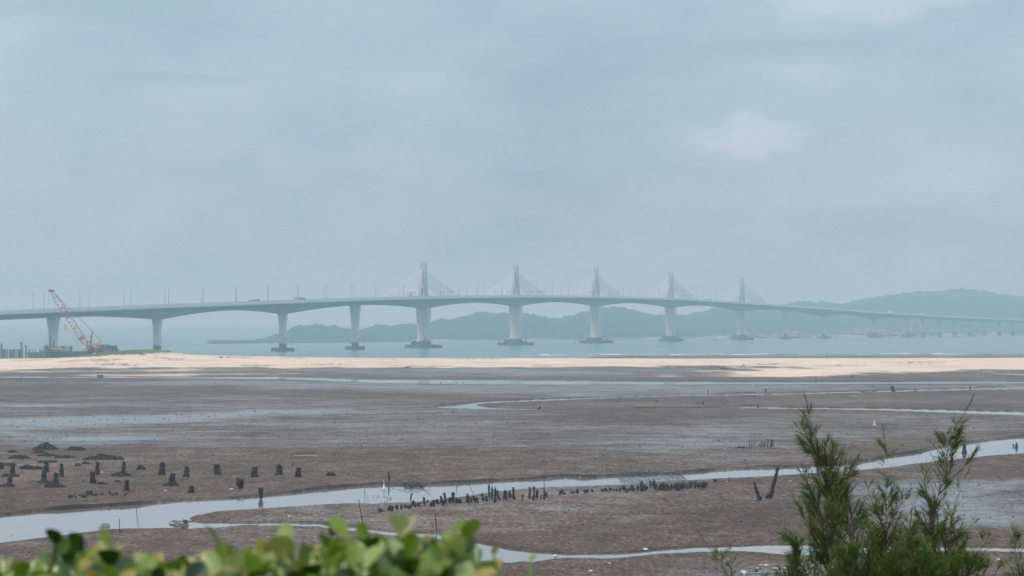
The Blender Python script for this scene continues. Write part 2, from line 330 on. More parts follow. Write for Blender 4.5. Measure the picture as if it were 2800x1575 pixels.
for x, y_, L_ in cracks:
    g_ = G(x, y_); r0, r1 = np.searchsorted(yr, g_.y - 16), np.searchsorted(yr, g_.y + 16); X_, Y_ = XX[r0:r1], YY[r0:r1]; hl = L_ * g_.y / F * .6; ww = max(.5, g_.y ** 2 * 1.3 / 104000 * .9)
    yo = g_.y + fbm(X_ / 1.5, X_ * 0 + x, 71, 3) * 3.5 * ww + (X_ - g_.x) * random.uniform(-.4, .4); e = np.clip(1 - (np.abs(X_ - g_.x) / hl) ** 2, 0, 1)
    q = np.exp(-((Y_ - yo) / ww) ** 2) * e ** .5 * np.clip(.6 + 1.5 * fbm(X_ / .9, Y_ / 3, 72, 3), 0, 1); bankw[r0:r1] = np.maximum(bankw[r0:r1], q); ZZ[r0:r1] -= .06 * q
def gridmesh(name, XX, YY, ZZ, m, attrs={}, keep=None, smooth=True):
    ny, nx = XX.shape; idx = np.arange(ny * nx).reshape(ny, nx)
    q = np.stack([idx[:-1, :-1], idx[:-1, 1:], idx[1:, 1:], idx[1:, :-1]], -1).reshape(-1, 4)
    if keep is not None: q = q[keep.reshape(-1)]
    co = np.stack([XX, YY, ZZ], -1).reshape(-1, 3)
    if keep is not None:
        used = np.unique(q); rm = np.full(ny * nx, -1); rm[used] = np.arange(len(used)); q = rm[q]; co = co[used]
    me = bpy.data.meshes.new(name); me.vertices.add(len(co)); me.vertices.foreach_set('co', co.astype(np.float32).ravel())
    me.loops.add(q.size); me.loops.foreach_set('vertex_index', q.astype(np.int32).ravel())
    me.polygons.add(len(q)); me.polygons.foreach_set('loop_start', np.arange(0, q.size, 4, dtype=np.int32))
    me.update(calc_edges=True); me.validate()
    if smooth: me.shade_smooth()
    for a, v in attrs.items():
        at = me.attributes.new(a, 'FLOAT', 'POINT'); v = v.reshape(-1).astype(np.float32)
        at.data.foreach_set('value', v[used] if keep is not None else v)
    me.materials.append(m); o = bpy.data.objects.new(name, me); COL.objects.link(o); return o

def ground_mat():
    m = bpy.data.materials.new('mud_and_sand'); m.use_nodes = True; t = m.node_tree; b = t.nodes['Principled BSDF']
    tcn = t.nodes.new('ShaderNodeTexCoord'); o = tcn.outputs['Object']
    def at(n): a = t.nodes.new('ShaderNodeAttribute'); a.attribute_name = n; return a.outputs['Fac']
    big = nz(t, o, (1 / 26, 1 / 60, 1), 1, 7, .62)
    mid = nz(t, o, (1 / 2.2, 1 / 6, 1), 1, 6, .65, (5, 3, 0))
    fine = nz(t, o, (3.2, .55, 1), 1, 4, .75, (2, 7, 0))
    streak = nz(t, o, (1 / 30, 1 / 5, 1), 1, 6, .65, (9, 1, 0))
    # dry grey-brown mud with darker damp patches, fine crumbs and worm casts
    mud = ramp(t, [(0.35, (0.066, 0.042, 0.030)), (0.5, (0.114, 0.075, 0.053)), (0.65, (0.186, 0.134, 0.103))], mth(t, 'ADD', mth(t, 'MULTIPLY', big, .45), mth(t, 'MULTIPLY', mid, .55)))
    sp = ramp(t, [(0.34, (0.25, 0.23, 0.22)), (0.45, (0.9, 0.9, 0.9)), (0.55, (1.05, 1.05, 1.05)), (0.66, (2.2, 2.2, 2.3))], fine)
    mudc = mixc(t, 1.0, mud.outputs[0], mud.outputs[0]); mm = t.nodes.new('ShaderNodeMix'); mm.data_type = 'RGBA'; mm.blend_type = 'MULTIPLY'; mm.inputs[0].default_value = .8
    t.links.new(mud.outputs[0], mm.inputs[6]); t.links.new(sp.outputs[0], mm.inputs[7]); mudc = mm.outputs[2]
    san = ramp(t, [(0.38, (0.46, 0.335, 0.24)), (0.48, (0.69, 0.55, 0.41)), (0.60, (0.82, 0.69, 0.54))], mth(t, 'ADD', mth(t, 'MULTIPLY', streak, .75), mth(t, 'MULTIPLY', mid, .25)))
    sf = at('sand')
    sfn = mth(t, 'ADD', sf, mth(t, 'MULTIPLY', mth(t, 'SUBTRACT', streak, .5), 1.1))
    sfn = t.nodes.new('ShaderNodeMapRange'); t.links.new(mth(t, 'ADD', sf, mth(t, 'MULTIPLY', mth(t, 'SUBTRACT', streak, .5), .9)), sfn.inputs[0]); sfn.inputs[1].default_value = .15; sfn.inputs[2].default_value = .62
    dampc = mixc(t, at('damp'), san.outputs[0], (0.33, 0.27, 0.225))
    col = mixc(t, sfn.outputs[0], mudc, dampc)
    # wet film: gathers where the wet areas are and in a few noisy hollows, then mirrors the sky at this low angle
    st2 = nz(t, o, (1 / 9, 1 / 7, 1), 1, 8, .68, (3, 8, 0))
    wn = mth(t, 'ADD', mth(t, 'MULTIPLY', at('wet'), .27), mth(t, 'ADD', mth(t, 'ADD', mth(t, 'MULTIPLY', big, .30), mth(t, 'MULTIPLY', st2, .55)), mth(t, 'ADD', mth(t, 'MULTIPLY', mid, .14), mth(t, 'MULTIPLY', fine, .28))))
    wr = t.nodes.new('ShaderNodeMapRange'); t.links.new(wn, wr.inputs[0]); wr.inputs[1].default_value = .635; wr.inputs[2].default_value = .90
    wet_ = mth(t, 'MULTIPLY', wr.outputs[0], mth(t, 'SUBTRACT', 1.0, sfn.outputs[0]))
    col = mixc(t, mth(t, 'MULTIPLY', wet_, .35), col, (0.07, 0.06, 0.055))
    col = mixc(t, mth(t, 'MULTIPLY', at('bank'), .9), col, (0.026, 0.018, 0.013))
    gr = at('land'); col = mixc(t, gr, col, (0.06, 0.07, 0.03))
    t.links.new(col, b.inputs['Base Color'])
    rr = t.nodes.new('ShaderNodeMapRange'); t.links.new(wet_, rr.inputs[0]); rr.inputs[3].default_value = .7; rr.inputs[4].default_value = .2
    rs = mixc(t, sfn.outputs[0], rr.outputs[0], (0.9, 0.9, 0.9)); t.links.new(rs, b.inputs['Roughness'])
    sl = t.nodes.new('ShaderNodeMapRange'); t.links.new(wet_, sl.inputs[0]); sl.inputs[3].default_value = .08; sl.inputs[4].default_value = .6
    t.links.new(mth(t, 'MULTIPLY', sl.outputs[0], mth(t, 'SUBTRACT', 1.0, mth(t, 'MULTIPLY', sfn.outputs[0], .9))), b.inputs['Specular IOR Level'])
    b.inputs['IOR'].default_value = 1.36
    bn = t.nodes.new('ShaderNodeBump'); bn.inputs['Distance'].default_value = .05
    bs = t.nodes.new('ShaderNodeMapRange'); t.links.new(wet_, bs.inputs[0]); bs.inputs[3].default_value = .5; bs.inputs[4].default_value = .10
    t.links.new(bs.outputs[0], bn.inputs['Strength'])
    t.links.new(mth(t, 'ADD', mid, mth(t, 'MULTIPLY', fine, .8)), bn.inputs['Height']); t.links.new(bn.outputs[0], b.inputs['Normal'])
    return m
land = sstep((105 - YY) / 30)
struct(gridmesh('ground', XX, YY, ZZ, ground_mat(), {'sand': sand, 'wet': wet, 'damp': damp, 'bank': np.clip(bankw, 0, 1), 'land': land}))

def water_mat(name, deep, rough, scale, bstr, spec=.5, col2=None):
    m = bpy.data.materials.new(name); m.use_nodes = True; t = m.node_tree; b = t.nodes['Principled BSDF']
    tcn = t.nodes.new('ShaderNodeTexCoord'); o = tcn.outputs['Object']
    a = nz(t, o, (1 / 90, 1 / 260, 1), 1, 5, .6)
    r_ = ramp(t, [(0.3, deep), (0.7, col2 or tuple(c * 1.3 for c in deep))], a); t.links.new(r_.outputs[0], b.inputs['Base Color'])
    b.inputs['Roughness'].default_value = rough; b.inputs['IOR'].default_value = 1.33; b.inputs['Specular IOR Level'].default_value = spec
    n = nz(t, o, scale, 1, 4, .6); bn = t.nodes.new('ShaderNodeBump'); bn.inputs['Strength'].default_value = bstr; bn.inputs['Distance'].default_value = .1
    t.links.new(n, bn.inputs['Height']); t.links.new(bn.outputs[0], b.inputs['Normal'])
    return m
MWc = water_mat('stream_water', (0.19, 0.16, 0.14), .05, (1.6, .8, 1), .05)
for k, cv in carve.items():
    sc = np.clip(YY / 260, 1, 6); vk = cv > -.5 * sc
    keep = vk[:-1, :-1] & vk[1:, :-1] & vk[:-1, 1:] & vk[1:, 1:]
    struct(gridmesh('tidal_channel', XX, YY, zb(XX, YY) - DROP[k], MWc, keep=keep))
# sea
sx = np.linspace(-2400, 2400, 60); sy = np.concatenate([np.linspace(1304, 3600, 80), np.linspace(3700, 10800, 30)])
SY, SX = np.meshgrid(sy, sx, indexing='ij')
MSEA = water_mat('sea_water', (0.030, 0.130, 0.125), .22, (1 / 3.5, 1 / 1.6, 1), .55, col2=(0.05, 0.17, 0.16))
sea = struct(gridmesh('sea', SX, SY, SX * 0, MSEA))
# breakers on the outer shore (right part of the bank)
fm = MB()
for i in range(46):
    x = random.uniform(1380, 2760); yy = random.choice([969.8, 970.8, 971.6]) - (x - 1400) / 1400 * 3.2 + random.uniform(-.5, .5); p = W(yy, x); L = random.uniform(3, 15)
    pts = [Vector((p.x - L / 2 + L * j / 6, p.y + random.uniform(-.7, .7), .02)) for j in range(7)]
    fm.tube(pts, [.02] + [random.uniform(.10, .24) for _ in range(5)] + [.02], 5)
o = fm.build('surf_foam', mat('foam', (.72, .74, .75), .6, .08), None); o['kind'] = 'stuff'

# ------------------------------------------------------------------ far shore
ridge = [(300,940),(560,938),(640,936),(688,932),(700,922),(725,919),(748,912),(762,908),(785,903),(800,893),(846,889),(876,885.6),(893,893),(916,888),(934,895),(962,898),(986,900),(1007,893),(1019,890),(1052,888),(1074,892),(1124,884),(1140,886),(1182,879),(1213,873.4),(1240,875),(1252,869),(1281,862),(1318,856),(1388,857),(1440,859),(1470,865),(1500,869),(1527,871.5),(1553,867),(1576,860),(1602,853),(1649,842),(1683,840.5),(1709,842.6),(1734,850),(1766,856.5),(1798,863),(1858,861),(1879,862),(1906,855),(1928,850.6),(1964,840),(2040,842),(2110,838),(2153,831),(2168,825),(2219,825.4),(2248,823.5),(2283,830),(2316,829),(2335,823),(2374,816.3),(2405,811),(2424,806),(2451,806.6),(2471,801),(2504,795.5),(2552,797.8),(2581,794),(2618,790.5),(2649,791.5),(2678,794),(2713,801),(2746,806.6),(2800,812),(2900,830),(3100,850),(3500,880)]
rx, ry = zip(*ridge)
shx = [300,560,700,900,1100,1400,1650,1900,2100,2300,2500,2700,2800,3500]; shy = [940,939,937,935,933,931.5,929.5,925.5,923.2,920.5,918.6,916.8,916,911]
cols = np.arange(640, 3300, 1.7)
rows = np.concatenate([np.linspace(0, .1, 8), np.linspace(.12, 1, 46), np.linspace(1.04, 1.5, 12)])
sY = CAMH * F / (np.interp(cols, shx, shy) - HY)
rY = sY + np.interp(cols, [640, 800, 1200, 1700, 2100, 2600, 3300], [60, 160, 330, 480, 600, 760, 800])
rZ = CAMH - (np.interp(cols, rx, ry) - HY) / F * rY
T, Cc = np.meshgrid(rows, cols, indexing='ij')
HYY = sY + (rY - sY) * T; HXX = (Cc - CX) / F * HYY
prof = np.where(T < 1, np.clip(T, 0, 1) ** .8, np.maximum(0, 1 - (T - 1) * 1.2)); beach = 1.2
can = (fbm(HXX / 14, HYY / 14, 60, 3) * 4 + fbm(HXX / 5.0, HYY / 5.0, 61, 2) * 3.2 + np.maximum(0, fbm(HXX / 9, HYY / 9, 66, 2) - .15) * 9)
amp = sstep((T - .04) / .06); fadeh = np.clip((rZ - 1) / 16, .15, 1)
HZZ = -0.5 + np.minimum(T / .04, 1) * beach + (rZ - beach - 2) * prof * sstep((T - .02) / .1) + (can + 2.5 * amp) * amp * fadeh
HZZ = np.where(T == 0, -1.5, HZZ)
def hill_mat():
    m = bpy.data.materials.new('wooded_hill'); m.use_nodes = True; t = m.node_tree; b = t.nodes['Principled BSDF']
    o = t.nodes.new('ShaderNodeTexCoord').outputs['Object']
    a = t.nodes.new('ShaderNodeAttribute'); a.attribute_name = 'beach'
    f = nz(t, o, (1 / 9, 1 / 9, 1 / 6), 1, 6, .65); g1 = nz(t, o, (1 / 70, 1 / 70, 1 / 30), 1, 4, .5)
    tr = ramp(t, [(0.3, (0.06, 0.10, 0.11)), (0.6, (0.08, 0.13, 0.125)), (0.8, (0.09, 0.145, 0.12))], mth(t, 'ADD', mth(t, 'MULTIPLY', f, .65), mth(t, 'MULTIPLY', g1, .35)))  # canopy greens paled and blued: part of the distance haze is put into the colour
    bc = ramp(t, [(0.42, (0.12, 0.11, 0.10)), (0.55, (0.34, 0.30, 0.27)), (0.72, (0.52, 0.46, 0.42))], nz(t, o, (1 / 40, 1 / 40, 1 / 3), 1, 4, .6))
    t.links.new(mixc(t, a.outputs['Fac'], tr.outputs[0], bc.outputs[0]), b.inputs['Base Color']); b.inputs['Roughness'].default_value = .9; b.inputs['Specular IOR Level'].default_value = .15
    return m
bch = (1 - sstep((T - .03) / .035 + fbm(HXX / 30, HYY / 30, 70, 3) * 1.5)) * (T > .0)
struct(gridmesh('hills', HXX, HYY, HZZ, hill_mat(), {'beach': bch}))
MROCK = mat('shore_rock', (.20, .155, .13), .85, .5, .25, bump=.6)
def rocks(x0, x1, yb, h, label, n, seed):
    random.seed(seed); m_ = MB(); c = W(yb, (x0 + x1) / 2)
    for i in range(n):
        u = random.random(); x = x0 + (x1 - x0) * u; e = math.sin(math.pi * min(1, max(0, u))) ** .7
        hh = h * e * random.uniform(.5, 1.0); p = W(yb, x); q = p + Vector((0, random.uniform(4, 34), 0)); r_ = random.uniform(2.0, 6.0)
        m_.blobm((q.x, q.y, hh * .35), (r_, r_ * .9, hh * .65 + .6), i + seed, .35, 8, 6)
    return solid(m_, 'rock_outcrop', label, 'rocks', MROCK, (c.x, c.y + 15, 0))
rocks(2120, 2218, 924.2, 6.5, 'low dark rock mound in the water right of the last tower', 40, 3)
rocks(2296, 2480, 919.6, 9, 'long brown rocky headland under the right end of the bridge', 80, 4)
rocks(2470, 2560, 918.6, 12, 'brown rock face beside the first piles of the far jetty', 34, 5)
rocks(2000, 2120, 925.2, 3.0, 'thin strip of reddish rocks left of the low rock mound', 30, 6)
rocks(1085, 1150, 932.0, 3.2, 'pale broken rocks on the far shore left of first tower pier', 20, 9)
rocks(1020, 1070, 933.0, 3.4, 'cluster of pale boulders on far beach behind the fourth pier', 18, 10)
MCONC = mat('harbour_concrete', (.26, .25, .24), .85, .2, .3)
bw = MB(); pts = [W(y_, x_) for x_, y_ in ((569, 940), (700, 938.4), (850, 937), (1000, 935.4), (1150, 934.2))]
for a, b_ in zip(pts, pts[1:]):
    n_ = (b_ - a).cross(Vector((0, 0, 1))).normalized() * 2.5
    bw.loft([[a - n_ + Vector((0, 0, -1)), a + n_ + Vector((0, 0, -1)), a + n_ * .8 + Vector((0, 0, 2)), a + n_ * .1 + Vector((0, 0, 2)), a + n_ * .1 + Vector((0, 0, 2.7)), a - n_ * .3 + Vector((0, 0, 2.7))],
             [b_ - n_ + Vector((0, 0, -1)), b_ + n_ + Vector((0, 0, -1)), b_ + n_ * .8 + Vector((0, 0, 1.9)), b_ + n_ * .1 + Vector((0, 0, 1.9)), b_ + n_ * .1 + Vector((0, 0, 2.5)), b_ - n_ * .3 + Vector((0, 0, 2.5))]])
solid(bw, 'breakwater', 'long low grey breakwater running left from the far shore', 'breakwater', MCONC, pts[0])
MWHITE = mat('white_plaster', (.72, .70, .66), .7, .1, .5); MGREYROOF = mat('grey_roof', (.25, .24, .24), .8, .2, .5); MDARK = mat('dark_opening', (.03, .035, .04), .5, .2)
def house(x, yb, w_px, h_px, Y, label):
    p = P(x, yb, Y); k = Y / F; w_, h_ = w_px * k, h_px * k
    t = thing('shore_house', label, 'house', p)
    a = MB().box((p.x, p.y, p.z + h_ / 2 - .6), (w_, w_ * .7, h_ + 1.2)); part(a, 'wall', MWHITE, t)
    r_ = MB(); hw = w_ / 2 + .3; d_ = w_ * .35 + .3
    r_.loft([[(p.x - hw, p.y - d_, p.z + h_), (p.x - hw, p.y + d_, p.z + h_), (p.x - hw, p.y, p.z + h_ + 1.1)], [(p.x + hw, p.y - d_, p.z + h_), (p.x + hw, p.y + d_, p.z + h_), (p.x + hw, p.y, p.z + h_ + 1.1)]]); part(r_, 'roof', MGREYROOF, t)
    n = max(1, int(w_ // 4))
    for i in range(n):
        part(MB().box((p.x - w_ / 2 + w_ * (i + .5) / n, p.y - w_ * .35 - .02, p.z + h_ * .5), (1.1, .08, 1.2)), 'window', MDARK, t)
for a in ((2125, 903, 11, 2.5, 3180, 'small white building on the wooded slope above the rock mound'), (2534, 885, 12, 3.5, 3640, 'pale flat building above the brown rock face'),
          (912, 925.5, 9, 4, 2640, 'small pale house by the white monument'), (944, 924.5, 26, 3.5, 2660, 'long low pale shed on far shore left of the fourth pier'),
          (1045, 926, 14, 4, 2700, 'pale cottage half hidden by trees right of the fourth pier'), (1247, 925, 5, 3, 2750, 'tiny white hut on the far beach right of first tower'),
          (2102, 905, 5, 2, 3150, 'tiny white hut left of the building above the rock mound')): house(*a)
p = P(886, 926.5, 2600); t = thing('monument', 'slim white monument standing on the far shore near the breakwater', 'monument', p)
part(MB().box((p.x, p.y, p.z + .3), (2.2, 2.2, 1.4)), 'plinth', MWHITE, t); part(MB().box((p.x, p.y, p.z + 2.2), (1.2, 1.2, 2.6), 0, .5), 'shaft', MWHITE, t)

# ------------------------------------------------------------------ the bridge
PX = [146, 430, 773, 971, 1158, 1410, 1630, 1834, 2028, 2149, 2253, 2391, 2481, 2525, 2569, 2611]
BP = [(-236.5, 1508.5), (-193.5, 1595.5), (-135.9, 1734.0), (-98.2, 1832.0), (-58.7, 1940.0), (2.7, 2130.4), (66.7, 2319.8), (136.0, 2507.4), (211.4, 2692.7), (261.8, 2796.1), (308.2, 2890.3), (374.7, 3024.7), (421.4, 3118.7), (444.8, 3162.9), (468.6, 3206.9), (492.1, 3251.0)]
TYP = ['B', 'V', 'V', 'B', 'T', 'T', 'T', 'T', 'T', 'B', 'V', 'V', 'B', 'B', 'B', 'B']
d0 = Vector((math.sin(R(27.5)), math.cos(R(27.5)))); a0 = Vector(BP[0]) - d0 * 97
d1 = Vector((math.sin(R(28.3)), math.cos(R(28.3))))
BP = [tuple(a0 - d0 * 97), tuple(a0)] + BP; TYP = ['B', 'B'] + TYP
for i in range(9): BP.append(tuple(Vector(BP[-1]) + d1 * 50)); TYP.append('B')
BPX = [CX + p[0] * F / p[1] for p in BP]
TOPY = ([-400, 0, 146, 430, 773, 971, 1158, 1290, 1410, 1520, 1630, 1834, 2028, 2149, 2253, 2391, 2481, 2569, 2650, 2800, 2950],
        [862, 849, 843.5, 832.6, 820.6, 814, 809.3, 807.2, 806.5, 807, 808.6, 814.6, 826.2, 835, 842.4, 852.6, 857, 863, 867, 872.6, 878])
cs = np.array(BP); seg = np.hypot(*np.diff(cs, axis=0).T); SP = np.concatenate([[0], np.cumsum(seg)])
SS = np.arange(0, SP[-1], 2.0)
def catm(s):
    i = min(max(np.searchsorted(SP, s, side='right') - 1, 0), len(SP) - 2); t = (s - SP[i]) / (SP[i + 1] - SP[i])
    def tg(j):
        a, b = max(j - 1, 0), min(j + 1, len(SP) - 1); return (cs[b] - cs[a]) / (SP[b] - SP[a])
    L = SP[i + 1] - SP[i]; h = t * t * (3 - 2 * t)
    return cs[i] * (2 * t ** 3 - 3 * t * t + 1) + tg(i) * L * (t ** 3 - 2 * t * t + t) + cs[i + 1] * (3 * t * t - 2 * t ** 3) + tg(i + 1) * L * (t ** 3 - t * t)
CP = np.array([catm(s) for s in SS]); TG = np.gradient(CP, axis=0); TG /= np.hypot(TG[:, 0], TG[:, 1])[:, None]
zraw = CAMH + (HY - np.interp(CX + CP[:, 0] * F / CP[:, 1], *TOPY)) * CP[:, 1] / F
kz = np.exp(-np.linspace(-2, 2, 61) ** 2); kz /= kz.sum(); TOPZ = np.convolve(np.pad(zraw, 30, mode='edge'), kz, 'valid')   # top of the parapet
DEP = {'B': 3.3, 'V': 6.6, 'T': 6.6}
def depth(s):
    i = min(max(np.searchsorted(SP, s, side='right') - 1, 0), len(SP) - 2); t = (s - SP[i]) / (SP[i + 1] - SP[i]); a, b = TYP[i], TYP[i + 1]
    m = 3.3 if 'T' not in (a, b) else 3.7
    if SP[i + 1] - SP[i] < 70: m = 2.6; da = db = 2.6; return m + (DEP[a] - 3.3) * (1 - t) ** 2 * 0
    if a == 'B' and b == 'B': return 3.2
    if a == 'B': return 3.2 + (DEP[b] - 3.2) * t ** 2.1
    if b == 'B': return 3.2 + (DEP[a] - 3.2) * (1 - t) ** 2.1
    return m + (DEP[a] - m) * abs(2 * t - 1) ** 2.0
dep = np.array([depth(s) for s in SS])
PAR = 1.45
def frame(s):
    x = np.interp(s, SS, CP[:, 0]); y = np.interp(s, SS, CP[:, 1]); z = np.interp(s, SS, TOPZ) - PAR
    tx = np.interp(s, SS, TG[:, 0]); ty = np.interp(s, SS, TG[:, 1]); d = Vector((tx, ty, 0)).normalized()
    return Vector((x, y, z)), d, Vector((d.y, -d.x, 0)), float(np.interp(s, SS, dep))   # deck level, along, towards camera, depth
def conc(name, base, sc=.25, v=.12):
    m = bpy.data.materials.new(name); m.use_nodes = True; t = m.node_tree; b = t.nodes['Principled BSDF']
    o = t.nodes.new('ShaderNodeTexCoord').outputs['Object']
    f = nz(t, o, (.5, .5, .06), 1.2, 6, .65); g1 = nz(t, o, (.06, .06, .25), 1, 4, .55, (3, 3, 3))
    sx_ = t.nodes.new('ShaderNodeSeparateXYZ'); t.links.new(o, sx_.inputs[0])
    r1 = ramp(t, [(.3, tuple(c * (1 - 1.5 * v) for c in base)), (.6, base), (.75, tuple(c * (1 + v) for c in base))], mth(t, 'ADD', mth(t, 'MULTIPLY', f, .5), mth(t, 'MULTIPLY', g1, .5)))
    # tide-stained foot
    tz = mth(t, 'ADD', sx_.outputs[2], mth(t, 'MULTIPLY', mth(t, 'SUBTRACT', f, .5), 3.0))
    mr = t.nodes.new('ShaderNodeMapRange'); t.links.new(tz, mr.inputs[0]); mr.inputs[1].default_value = 5.4; mr.inputs[2].default_value = 4.2
    t.links.new(mixc(t, mr.outputs[0], r1.outputs[0], (.055, .05, .05)), b.inputs['Base Color'])
    b.inputs['Roughness'].default_value = .85; b.inputs['Specular IOR Level'].default_value = .25
    return m
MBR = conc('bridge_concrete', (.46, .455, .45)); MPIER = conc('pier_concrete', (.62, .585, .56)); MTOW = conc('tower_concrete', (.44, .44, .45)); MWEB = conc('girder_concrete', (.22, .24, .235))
MFOOT = mat('footing_concrete', (.075, .068, .068), .9, .3, .4); MRAIL = mat('rail_paint', (.62, .64, .66), .5, .05)
MCAB = mat('cable_white', (.88, .88, .88), .45, .03); MASPH = mat('asphalt', (.06, .06, .06), .9, .2, .5); MLAMP = mat('lamp_grey', (.20, .24, .27), .5, .1)
f0, _, _, _ = frame(SP[6])
bridge = thing('bridge', 'long pale concrete road bridge with five cable-stayed towers crossing the bay', 'bridge', (f0.x, f0.y, 0))
HW = 7.9
idx = [i for i, s in enumerate(SS) if i % 2 == 0]
slab, web, rail, road = MB(), MB(), MB(), MB(); rs, rw, rn, rf_, rr_ = [], [], [], [], []
for i in idx:
    s = SS[i]; o, d, n, dp = frame(s); U = Vector((0, 0, 1))
    q = lambda a, z: o + n * a + U * z
    rs.append([q(-HW, 0), q(-HW, -.55), q(-HW + 2.7, -.95), q(HW - 2.7, -.95), q(HW, -.55), q(HW, 0)])
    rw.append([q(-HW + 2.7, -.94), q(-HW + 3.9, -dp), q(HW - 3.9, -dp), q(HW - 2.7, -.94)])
    rr_.append([q(-HW + .6, .06), q(-HW + .6, -.02), q(HW - .6, -.02), q(HW - .6, .06)])
    rn.append([q(HW - .3, -.01), q(HW + .02, -.3), q(HW + .02, .5), q(HW - .3, .5)]); rf_.append([q(-HW, -.01), q(-HW, .5), q(-HW + .3, .5), q(-HW + .3, -.01)])
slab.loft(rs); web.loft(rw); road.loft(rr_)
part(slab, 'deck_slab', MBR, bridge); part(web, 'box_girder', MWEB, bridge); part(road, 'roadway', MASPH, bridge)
for ring, sg in ((rn, 1), (rf_, -1)):
    b_ = MB().loft(ring); par = part(b_, 'parapet', MRAIL, bridge)
    r_ = MB()
    s = 2.0
    while s < SS[-1] - 4:
        o, d, n, dp = frame(s); c = o + n * sg * (HW - .14); r_.box((c.x, c.y, c.z + .85), (.36, .75, .72), math.atan2(d.y, d.x) - math.pi / 2); s += 1.45 if s < 900 else 2.2
    r_.tube([frame(q_)[0] + frame(q_)[2] * sg * (HW - .14) + Vector((0, 0, 1.32)) for q_ in SS[::3]], .13, 5)
    part(r_, 'railing', MRAIL, par)
def rect(o, d, n, zz, wt, wl, ch=.3, off=0.0):
    pts = [(wt / 2 - ch, -wl / 2), (wt / 2, -wl / 2 + ch), (wt / 2, wl / 2 - ch), (wt / 2 - ch, wl / 2), (-wt / 2 + ch, wl / 2), (-wt / 2, wl / 2 - ch), (-wt / 2, -wl / 2 + ch), (-wt / 2 + ch, -wl / 2)]
    return [Vector((o.x, o.y, zz)) + n * a + d * b for a, b in pts]
PRED = mat('red_paint', (.55, .03, .04), .5, .1); PORG = mat('orange_paint', (.75, .27, .03), .5, .1); PGRN = mat('green_paint', (.03, .22, .10), .5, .1)
tcount = 0
